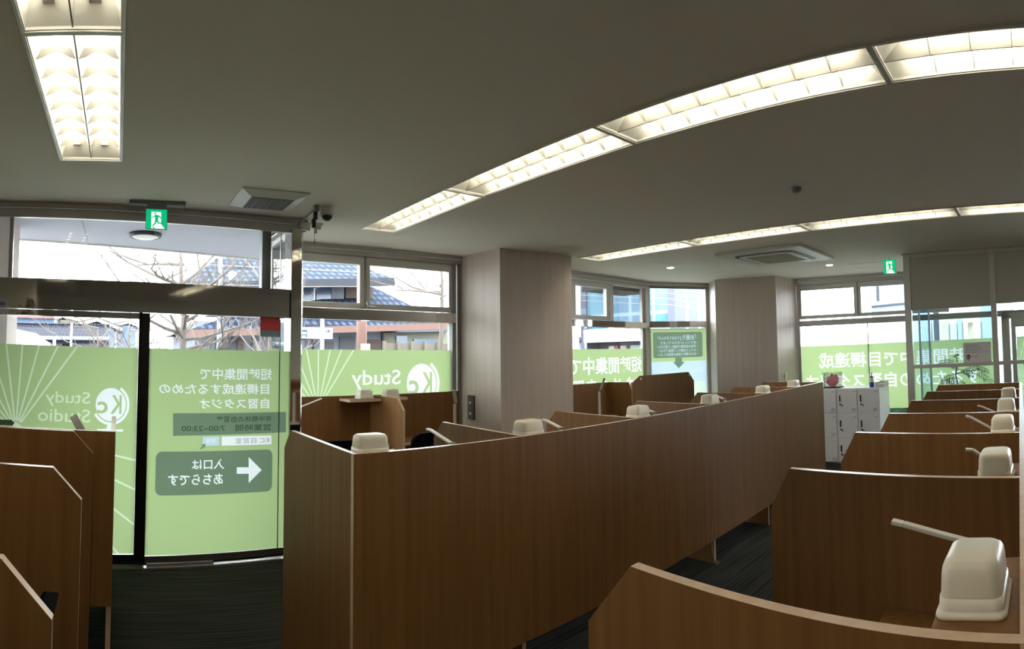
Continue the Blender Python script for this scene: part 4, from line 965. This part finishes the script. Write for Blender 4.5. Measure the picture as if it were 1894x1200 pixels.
# ---- the large tiled house
t = thing('tiled_house', 'large two-storey house with blue-grey tiled roofs across the street', 'house')
q = MB(); rectm(q, YY, 360, 598, 706, 690, 6, 0); q.build('lower_wall', HWALL, t)
q = MB(); rectm(q, YY + .8, 430, 500, 689, 572, 5, 0); q.build('upper_wall', DWALL, t)
q = MB(); rectm(q, YY + .8, 638, 531, 688, 566, .1, .06); q.build('boarding', BROWN, t)
def hip(q, pts, Ye, rise, back):
    """front roof slope: eave points at Ye, ridge points pushed back by RISE; hipped body behind"""
    e0, e1 = aty(*pts[0], Ye), aty(*pts[1], Ye); r1, r0 = aty(*pts[2], Ye + rise), aty(*pts[3], Ye + rise)
    b0, b1 = Vector((e0.x, Ye + back, e0.z)), Vector((e1.x, Ye + back, e1.z))
    v = [q.v(p) for p in (e0, e1, r1, r0, b0, b1)]
    for f in ((0, 1, 2, 3), (1, 5, 2), (0, 3, 4), (5, 4, 3, 2), (0, 4, 5, 1)): q.face([v[k] for k in f])
    return e0, e1
q = MB(); e0, e1 = hip(q, [(338, 525), (727, 515), (605, 466), (424, 460)], YY - .5, 3.2, 7.5); q.build('upper_roof', TILE, t)
q = MB(); q.bar(e0 - Vector((0, 0, .09)), e1 - Vector((0, 0, .09)), .22, .2); q.build('upper_eave', DWALL, t)
q = MB(); e0, e1 = hip(q, [(345, 611), (828, 598), (692, 531), (500, 560)], YY - .9, 2.4, 7.5); q.build('lower_roof', TILE, t)
q = MB(); q.bar(e0 - Vector((0, 0, .07)), e1 - Vector((0, 0, .07)), .2, .16); q.build('lower_eave', TERRA, t)
for k, (x0, y0, x1, y1, m_, nm) in enumerate(((553, 523, 581, 557, POLEW, 'window'), (583, 531, 610, 561, GLB, 'window'), (611, 531, 634, 560, HWALL, 'window'))):
    q = MB(); rectm(q, YY + .8, x0, y0, x1, y1, .08, .10); f_ = q.build(nm, m_, t)
    if k == 0: q = MB(); rectm(q, YY + .8, x0 + 3.5, y0 + 4, x1 - 3.5, y1 - 1, .06, .13); q.build('window_pane', GLB, f_)
for x0, y0, x1, y1, m_, nm in ((545, 628, 562, 660, GLB, 'window'), (577, 628, 580, 660, DWALL, 'down_pipe'), (597, 632, 616, 662, SHUT, 'gate'), (627, 623, 655, 660, SHUT, 'shutter'), (679, 628, 702, 660, BROWN, 'shutter'), (705, 602, 708, 660, DWALL, 'down_pipe'),
                               (412, 626, 436, 660, SHUT, 'window'), (439, 626, 450, 660, BROWN, 'window'), (398, 622, 408, 660, BROWN, 'window'), (464, 608, 467, 660, DWALL, 'down_pipe')):
    q = MB(); rectm(q, YY, x0, y0, x1, y1); q.build(nm, m_, t)
q = MB(); a = aty(430, 503, YY - .2); q.box(a.x - .1, a.x + .1, YY - .3, YY - .1, aty(430, 535, YY - .2).z, a.z); q.build('chimney', HWALL, t)
rebase(t, aty(550, 660, YY))
# ---- yellow house beside it
t = thing('yellow_house', 'low pale yellow house with blue roof beside the tiled house', 'house'); Y2 = 17.5
q = MB(); rectm(q, Y2, 708, 611, 830, 690, 5, 0); q.build('wall', YWALL, t)
q = MB(); hip(q, [(702, 615), (836, 613), (800, 594), (722, 596)], Y2 - .5, 2.0, 6); q.build('roof', TILE2, t)
for x0, y0, x1, y1 in ((732, 621, 752, 637), (764, 627, 804, 641)): q = MB(); rectm(q, Y2, x0, y0, x1, y1); q.build('window', GLB, t)
rebase(t, aty(765, 660, Y2))
t = thing('garden_fence', 'low tan board fence before the pale yellow house', 'fence'); q = MB(); x0, x1, z0, z1 = rectm(q, 13.4, 709, 635, 832, 690, .04, 0); q.build('board_panel', FENCE, t)
for k in range(6): q = MB(); xx = x0 + (x1 - x0) * k / 5; q.box(xx - .04, xx + .04, 13.3, 13.4, -.15, z1 + .05); q.build('post', FENCE, t)
rebase(t, ((x0 + x1) / 2, 13.4, -.15))
# ---- poles and sign
def pole(name, px, w0, yt, yb, Y, mat, label, cat, w1=None, group=None):
    a = aty(px, yb, Y); b = aty(px, yt, Y); q = MB(); r0 = w0 * Y / F / 2 / .8; r1 = (w1 or w0) * Y / F / 2 / .8
    q.tube([(a.x, Y, -.15), (a.x, Y, b.z)], [r0, r1], 14); o = q.build(name, mat, smooth=True); tag(o, label, cat, group); return rebase(o, (a.x, Y, -.15))
pole('utility_pole', 405, 9, 455, 645, 10.5, POLEB, 'pale blue pole before the tiled house, right of the bare tree', 'pole', 6)
pole('thin_pole', 521, 5, 575, 645, 10.8, POLEB, 'thin blue pole behind the red door sticker', 'pole')
pole('painted_pole', 669, 17, 380, 645, 8.2, POLEBR, 'thick brown pole before the white wall of the tiled house', 'pole')
pole('white_pole', 131, 3, 598, 650, 13, POLEW, 'slim white pole before the long low building', 'pole')
pole('light_blue_post', 100, 5, 622, 650, 15.0, POLEB, 'short light blue post before the long low building', 'post')
q = MB(); a = aty(673, 640, 8.0); q.box(a.x - .05, a.x + .055, 7.9, 8.0, -.15, a.z + .03); o = q.build('white_box', POLEW); tag(o, 'small white box at the foot of the brown pole', 'box'); rebase(o, (a.x, 7.9, -.15))
t = thing('station_sign', 'white station direction sign with train symbol and arrow on a white post', 'sign'); Ys = 9.3; sf = Frame((0, Ys), (1, Ys))
a, b = sf.at(545, 605), sf.at(615, 626.5); S_ = lambda x_, y_: sf.at(x_, y_)
q = MB(); p0 = aty(594, 640, Ys + .06); p1 = aty(597, 560, Ys + .06); q.tube([(p0.x, Ys + .06, -.15), (p1.x, Ys + .06, p1.z)], .032, 12); q.build('post', POLEW, t)
q = MB(); q.box(a[0], b[0], Ys + .003, Ys + .03, b[1], a[1]); q.build('board', POLEW, t)
def tpx(body, xl, xr, yt, yb, bold=.0):
    u = S_(xl, (yt + yb) / 2)[0]; v = S_(xr, (yt + yb) / 2)[0]; z1 = S_((xl + xr) / 2, yt)[1]; z0 = S_((xl + xr) / 2, yb)[1]
    return tx(body, u, z0, z1 - z0, bold, v - u)
ic = [rrect(S_(555, 617)[0], S_(568.5, 617)[0], S_(562, 624)[1], S_(562, 609.5)[1], .02)]
win = [rect(S_(557 + 3.6 * k, 616)[0], S_(559.6 + 3.6 * k, 616)[0], S_(560, 618)[1], S_(560, 613.5)[1]) for k in range(3)] + [rect(S_(558, 620)[0], S_(565.5, 620)[0], S_(560, 622.5)[1], S_(560, 620.5)[1])]
arw = [stroke(S_(601, 612.5), S_(610, 612.5), .018), stroke(S_(605, 608.5), S_(610.5, 612.8), .018), stroke(S_(605, 616.5), S_(610.5, 612.2), .018)]
layered(sf, 0, [('face', POLEW, [rect(a[0], b[0], b[1], a[1])]), ('train_symbol', SIGNB, ic), ('symbol_windows', POLEW, win), ('+arrow', SIGNB, arw), ('lettering', SIGNB, tpx('JR下日新', 571, 597, 609, 617, .02)), ('roman_lettering', SHUT, tpx('Shimohi Sta.', 570, 598, 619.5, 624))], t)
rebase(t, (p0.x, Ys, -.15))
# ---- bare trees
def bare_tree(base, top, r, label, seed, spread, n=9, px=None):
    rnd = random.Random(seed); t = thing('bare_tree', label, 'tree', 'bare street trees'); base, top = Vector(base), Vector(top); q = MB(); H = (top - base).length
    pts = [base.lerp(top, k / 6) + Vector((rnd.uniform(-1, 1), rnd.uniform(-1, 1), 0)) * r * .5 * (k > 0) for k in range(7)]
    q.tube(pts, [r * (1 - .75 * k / 6) for k in range(7)], 10); q.build('trunk', BARK, t, smooth=True)
    def grow(q, p, d, L, rr, lev):
        pp = [p]; 
        for k in range(4): d = (d + Vector((rnd.uniform(-.25, .25), rnd.uniform(-.25, .25), rnd.uniform(-.08, .22)))).normalized(); pp.append(pp[-1] + d * L / 4)
        q.tube(pp, [rr, rr * .85, rr * .7, rr * .55, rr * .35], 5 if lev else 6)
        if lev < 4:
            for k in range(rnd.randint(2, 4)):
                j = rnd.randint(1, 4); dd = (d + Vector((rnd.uniform(-1, 1), rnd.uniform(-1, 1), rnd.uniform(-.4, .8)))).normalized(); grow(q, pp[j], dd, L * rnd.uniform(.45, .7), rr * .5, lev + 1)
    q = MB()
    for k in range(n):
        f = rnd.uniform(spread[0], 1); a = rnd.uniform(0, 6.28); p = base.lerp(top, f); grow(q, p, Vector((math.cos(a), math.sin(a), rnd.uniform(-.1, .9))).normalized(), H * rnd.uniform(*spread[1]), r * .32, 0)
    q.build('branches', BARK, t); return rebase(t, base)
a, b = aty(348, 645, 8.5), aty(338, 440, 8.5); bare_tree((a.x, 8.5, -.15), b, .085, 'bare tree outside the sliding door, left of the pale blue pole', 11, (.36, (.22, .42)), 22)
a, b = aty(822, 645, 7.6), aty(812, 450, 7.6); bare_tree((a.x, 7.6, -.15), b, .06, 'bare tree seen through the right sash of the left window', 5, (.5, (.25, .5)), 9)
a, b = aty(182, 645, 13.5), aty(182, 606, 13.5); bare_tree((a.x, 13.5, -.15), b, .06, 'small bare shrub before the long low building', 8, (.1, (.3, .55)), 16)
a, b = aty(243, 645, 14), aty(240, 590, 14); bare_tree((a.x, 14, -.15), b, .07, 'bare tree left of the black door stile', 21, (.2, (.3, .5)), 12)
a, b = aty(505, 645, 11.5), aty(500, 520, 11.5); bare_tree((a.x, 11.5, -.15), b, .07, 'twiggy bare tree before the corner of the tiled house', 31, (.2, (.3, .5)), 16)
# ---- left background
t = thing('low_building', 'long low building with dark tiled roof band at far left', 'building'); Y3 = 16
q = MB(); x0, x1, z0, z1 = rectm(q, Y3, 19, 622, 200, 690, 5, 0); q.build('wall', pm('dark_grey_wall', (.03, .027, .033), .8), t)
q = MB(); a = aty(14, 625, Y3 - .5); b = aty(200, 627, Y3 - .5); c = aty(200, 604, Y3 + 1.2); d = aty(14, 601, Y3 + 1.2); q.poly([a, b, c, d], (0, .05, -.12)); q.build('roof', TILE2, t)
q = MB()
for k in range(46): f = k / 45; p = a.lerp(b, f); q.tube([p + Vector((0, -.05, 0)), p + Vector((0, .06, .03))], .035, 8)
q.build('eave_tiles', pm('grey_tile_caps', (.14, .14, .155), .6), t)
q = MB()
for k in range(46): f = k / 45; p = d.lerp(c, f); q.tube([p + Vector((0, -.05, .03)), p + Vector((0, .08, .05))], .035, 8)
q.build('ridge_tiles', TILE2, t)
for x0_, x1_ in ((67, 115), (132, 178)): q = MB(); rectm(q, Y3, x0_, 627, x1_, 662); q.build('shutter', pm('pale_shutter', (.22, .215, .23), .6), t)
rebase(t, aty(110, 660, Y3))
t = thing('blue_house', 'pale blue house with pinkish roof edge behind the low building', 'house'); Y4 = 25
q = MB(); rectm(q, Y4, 22, 588, 99, 680, 5, 0); q.build('wall', LBLUE, t); q = MB(); rectm(q, Y4, 18, 583, 101, 588.5, 5.6, .3); q.build('roof', TERRA, t)
for x0_, x1_, y_ in ((55, 65, 595), (75, 84, 598)): q = MB(); rectm(q, Y4, x0_, y_, x1_, y_ + 7); q.build('window', GLB, t)
rebase(t, aty(60, 650, Y4))
def gable_house(Y, pts, wall, roof, label, yb=690):
    t = thing('gable_house', label, 'house'); P3 = [aty(*p, Y) for p in pts]; l, p_, r_ = P3; zb = -.15
    q = MB(); q.poly([(l.x + .3, Y, zb), (r_.x - .3, Y, zb), (r_.x - .3, Y, r_.z), tuple(p_ - Vector((0, 0, .15))), (l.x + .3, Y, l.z)], (0, 6, 0)); q.build('wall', wall, t)
    q = MB(); q.bar(l - Vector((0, .3, 0)), p_ - Vector((0, .3, 0)), .1, .16, up=(0, 1, 0)); q.bar(p_ - Vector((0, .3, 0)), r_ - Vector((0, .3, 0)), .1, .16, up=(0, 1, 0)); q.build('barge_board', POLEW, t)
    q = MB(); q.poly([l, p_, p_ + Vector((0, 0, .12)), l + Vector((0, 0, .12))], (0, 6.3, 0)); q.poly([p_, r_, r_ + Vector((0, 0, .12)), p_ + Vector((0, 0, .12))], (0, 6.3, 0)); q.build('roof', roof, t)
    return rebase(t, (p_.x, Y, zb))
gable_house(22, [(140, 602), (180, 592), (226, 610)], LBLUE, TILE, 'gable house with blue sloping roof behind the low building')
gable_house(27, [(98, 592), (118, 585), (150, 594)], YWALL, TERRA, 'pale gable house between the blue houses at far left')
gable_house(12.5, [(-20, 632), (26, 619), (64, 643)], POLEW, POLEW, 'white gable shed low behind the left entrance pane')
gable_house(30, [(205, 604), (238, 596), (262, 606)], LBLUE, TILE2, 'faint blue house behind the tree by the door stile')
t = thing('gate_post', 'thick grey gate post with ledge at the far left edge outside', 'post'); a = aty(-14, 600, 7.5); b = aty(17, 600, 7.5)
q = MB(); q.box(a.x, b.x, 7.5, 8.0, -.15, aty(0, 560, 7.5).z); q.build('shaft', HWALL, t); z_ = aty(0, 608, 7.5).z; q = MB(); q.box(a.x - .03, b.x + .03, 7.44, 7.5, z_ - .03, z_ + .01); q.build('ledge', POLEW, t); rebase(t, (b.x - .2, 7.7, -.15))
def car(p, rz, label):
    t = thing('car', label, 'car', 'parked white cars'); M = rowM((p[0], p[1]), rz) @ Matrix.Translation((0, 0, -.15))
    q = MB(M); prof = [(-1.9, .25), (-1.9, .7), (-1.75, .85), (-.95, .95), (-.45, 1.38), (.75, 1.42), (1.45, 1.0), (1.85, .92), (1.9, .3)]
    q.poly([(x_, -.75, z_) for x_, z_ in prof], (0, 1.5, 0)); q.build('body', CARW, t, bevel=.08)
    q = MB(M); q.poly([(x_, -.765, z_) for x_, z_ in ((-.8, .97), (-.4, 1.30), (.7, 1.33), (1.25, 1.0))], (0, 1.53, 0)); q.build('side_window', GLB, t)
    for x_ in (-1.2, 1.2):
        for s in (-.77, .60):
            q = MB(M); q.tube([(x_, s, .3), (x_, s + .17, .3)], .3, 18); q.build('wheel', BLACK, t)
    return rebase(t, (p[0], p[1], -.15), rz)
p = aty(218, 640, 14.3); car((p.x, 14.3), .2, 'white car parked by the low building beside the bare tree')
p = aty(300, 640, 13.8); car((p.x, 13.8), 0, 'white car half hidden behind the bare tree by the sliding door')
# ---- overhead cables
def cable(pts, r, label):
    q = MB(); q.tube(pts, r, 5); o = q.build('overhead_cable', GREY); tag(o, label, 'cable', 'overhead cables'); return rebase(o, pts[0])
cable([aty(x_, y_, 11.5) for x_, y_ in ((-60, 462), (100, 472), (240, 480), (380, 489), (530, 497), (690, 505), (835, 508), (900, 508))], .007, 'upper cable crossing behind the transom and left window')
cable([aty(x_, y_, 11.8) for x_, y_ in ((-60, 500), (60, 508), (150, 514), (300, 524), (540, 530), (690, 530), (840, 526), (900, 524))], .007, 'lower cable crossing behind the left window')
for k, (ya, yb, yc) in enumerate(((533, 541, 548), (545, 551, 560), (555, 562, 568))):
    cable([atr(x_, y_, 15) for x_, y_ in ((1040, ya - 2), (1110, ya + 3), (1190, yb), (1235, yb + 1), (1300, yc + 4))], 0.009, 'cable before the glass building, %s of three' % ('highest', 'middle', 'lowest')[k])
# ---- glass office building seen through the far window
def curtain(name):
    m, N, L, b = nt(name); tc = N.new('ShaderNodeTexCoord'); mp = N.new('ShaderNodeMapping'); L.new(tc.outputs['UV'], mp.inputs['Vector'])
    br = N.new('ShaderNodeTexBrick'); br.offset = 0; br.inputs['Scale'].default_value = 1; br.inputs['Mortar Size'].default_value = .07; br.inputs['Brick Width'].default_value = 1.15; br.inputs['Row Height'].default_value = 2.9
    br.inputs['Color1'].default_value = (.035, .115, .17, 1); br.inputs['Color2'].default_value = (.065, .19, .24, 1); br.inputs['Mortar'].default_value = (.20, .30, .34, 1)
    L.new(mp.outputs['Vector'], br.inputs['Vector'])
    nz = N.new('ShaderNodeTexNoise'); nz.inputs['Scale'].default_value = .45; nz.inputs['Detail'].default_value = 6; L.new(tc.outputs['UV'], nz.inputs['Vector'])  # reflected clouds, painted into the glass colour as soft patches
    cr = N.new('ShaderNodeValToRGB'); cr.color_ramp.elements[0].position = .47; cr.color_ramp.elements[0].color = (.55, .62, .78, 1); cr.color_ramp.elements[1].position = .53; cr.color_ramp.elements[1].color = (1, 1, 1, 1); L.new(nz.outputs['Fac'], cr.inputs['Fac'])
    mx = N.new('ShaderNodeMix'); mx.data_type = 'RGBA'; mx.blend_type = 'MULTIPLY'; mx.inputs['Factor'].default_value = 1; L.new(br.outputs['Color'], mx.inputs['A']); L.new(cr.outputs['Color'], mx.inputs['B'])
    L.new(mx.outputs['Result'], b.inputs['Base Color']); b.inputs['Roughness'].default_value = .25; return m
t = thing('glass_office', 'glass office building with blue panes across the far window', 'building')
A_, B_ = atr(1087, 600, 25), atr(1238, 600, 22.5); gf = Frame((A_.x, A_.y), (B_.x, B_.y)); GL = gf.len
def gz(px, py): return gf.at(px, py)[1]
zg = gz(1160, 606); zw = gz(1160, 631)
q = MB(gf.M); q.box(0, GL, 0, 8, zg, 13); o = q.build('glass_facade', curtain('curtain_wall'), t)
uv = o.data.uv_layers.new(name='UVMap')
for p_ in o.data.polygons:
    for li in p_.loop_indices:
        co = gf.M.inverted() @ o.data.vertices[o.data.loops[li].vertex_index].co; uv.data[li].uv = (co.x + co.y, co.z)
q = MB(gf.M); q.box(-.1, GL + .1, -.15, 8, zw, zg); q.build('white_band', POLEW, t)
q = MB(gf.M); q.box(0, GL, .6, 8, -.15, zw); q.build('ground_floor', pm('dark_entrance', (.06, .065, .08), .5), t)  # set-back ground floor in a dark blue-grey
for s in (-.3, GL): q = MB(gf.M); q.box(s, s + .32, -.1, 8, -.15, 13); q.build('corner_pier', pm('violet_grey_pier', (.06, .062, .10), .6), t)
for px0, px1, c in ((1112, 1122, (.75, .72, .70)), (1124, 1129, (.55, .12, .25)), (1134, 1143, (.70, .55, .50)), (1152, 1175, (.50, .52, .55))):
    u0, u1 = gf.at(px0, 640)[0], gf.at(px1, 640)[0]; q = MB(gf.M); q.box(u0, u1, .5, .6, -.1, zw - .15); q.build('entrance_poster', pm('poster_colour', c, .7), t)
rebase(t, gf.M @ Vector((GL / 2, 0, -.15)))
t = thing('white_building', 'bright white building at the left edge of the far window', 'building'); A_, B_ = atr(1035, 600, 30), atr(1084, 600, 30); wf = Frame((A_.x, A_.y), (B_.x, B_.y))
q = MB(wf.M); q.box(0, wf.len, 0, 6, -.15, 9); q.build('wall', CARW, t); z_ = wf.at(1070, 632)[1]; q = MB(wf.M); q.box(0, wf.len, -.4, 0, z_ - .05, z_ + .2); q.build('eave', SHUT, t); rebase(t, wf.M @ Vector((1, 0, -.15)))
for px, lab in ((1270, 'faint street lamp seen left in the diagonal window'), (1293, 'faint street lamp seen right in the diagonal window')):
    p = atr(px, 549, 20); t = thing('street_lamp', lab, 'street lamp', 'street lamps'); q = MB(); q.tube([(p.x, p.y, -.15), (p.x, p.y, p.z)], [.07, .045], 8); q.build('pole', POLEW, t)
    r_ = atr(px - 8, 548, 20); q = MB(); q.bar(p, r_, .12, .08); q.build('lamp_head', GREY, t); rebase(t, (p.x, p.y, -.15))
# ---- beyond the right-hand windows
def block(name, px0, px1, yt, r, wall, label, winpx=(), r2=None, depth=6):
    t = thing(name, label, 'building'); A_, B_ = atr(px0, 600, r), atr(px1, 600, r2 or r); f = Frame((A_.x, A_.y), (B_.x, B_.y)); z_ = f.at((px0 + px1) / 2, yt)[1]
    q = MB(f.M); q.box(0, f.len, 0, depth, -.15, z_); q.build('wall', wall, t)
    for x0, y0, x1, y1, m_ in winpx:
        u0, u1 = f.at(x0, (y0 + y1) / 2)[0], f.at(x1, (y0 + y1) / 2)[0]; q = MB(f.M); q.box(u0, u1, -.08, 0, f.at((x0 + x1) / 2, y1)[1], f.at((x0 + x1) / 2, y0)[1]); q.build('window', m_, t)
    return rebase(t, f.M @ Vector((f.len / 2, 0, -.15)))
FAINT = pm('faint_window', (.14, .155, .19), .6)
block('far_block', 1506, 1572, 603, 70, CARW, 'faint white apartment block low in the right-hand window', [(1510 + 11 * i, 609 + 9 * j, 1516 + 11 * i, 613 + 9 * j, FAINT) for i in range(5) for j in range(3)])
block('pale_block', 1613, 1720, 498, 26, pm('pale_blue_facade', (.20, .25, .32), .8), 'pale blue-grey building behind the right sash and partition', [(1623, 525, 1626, 556, SHUT), (1613, 560, 1720, 563, SHUT)], 24, depth=3)
block('shop_building', 1724, 1875, 560, 19, pm('cream_facade', (.22, .24, .22), .8), 'cream shop front with coloured panels seen through the partition', [(1726, 594, 1755, 636, YWALL), (1758, 598, 1770, 636, FAINT), (1772, 590, 1780, 640, LBLUE), (1782, 594, 1814, 636, pm('yellow_panel', (.22, .20, .13), .7)), (1790, 596, 1800, 630, POLEW), (1816, 560, 1838, 640, LBLUE)])
t = thing('side_canopy', 'flat canopy beam outside the right-hand windows', 'canopy'); q = MB(); q.box(8.95, 10.2, -3.5, 1.9, 2.30, 2.42); q.build('slab', pm('blue_grey_soffit', (.22, .26, .36), .7), t)
q = MB(); q.box(10.2, 10.3, -3.5, 1.9, 2.2, 2.42); q.build('fascia', SHUT, t)
for y_ in (1.6, -1.5): q = MB(); q.box(10.1, 10.2, y_, y_ + .1, -.15, 2.3); q.build('post', POLEB, t)
rebase(t, (9.6, -.8, 2.3))
# hedge below the film
rnd = random.Random(5); q = MB()
q.box(9.1, 9.5, -1.5, 3.0, -.15, .52)
for k in range(3500):
    p = Vector((rnd.uniform(8.98, 9.5), rnd.uniform(-1.5, 3.0), rnd.uniform(-.1, .62))); n = Vector((rnd.uniform(-1, 1), rnd.uniform(-1, 1), rnd.uniform(-.3, 1))).normalized(); u = n.orthogonal().normalized(); v = n.cross(u); s = rnd.uniform(.02, .045)
    q.face([q.v(p + u * s), q.v(p + v * s * .6), q.v(p - u * s), q.v(p - v * s * .6)])
o = q.build('hedge_foliage', LEAF, None); tag(o, 'low dark green hedge outside, below the right-hand film', 'hedge'); rebase(o, (9.25, .7, -.15))
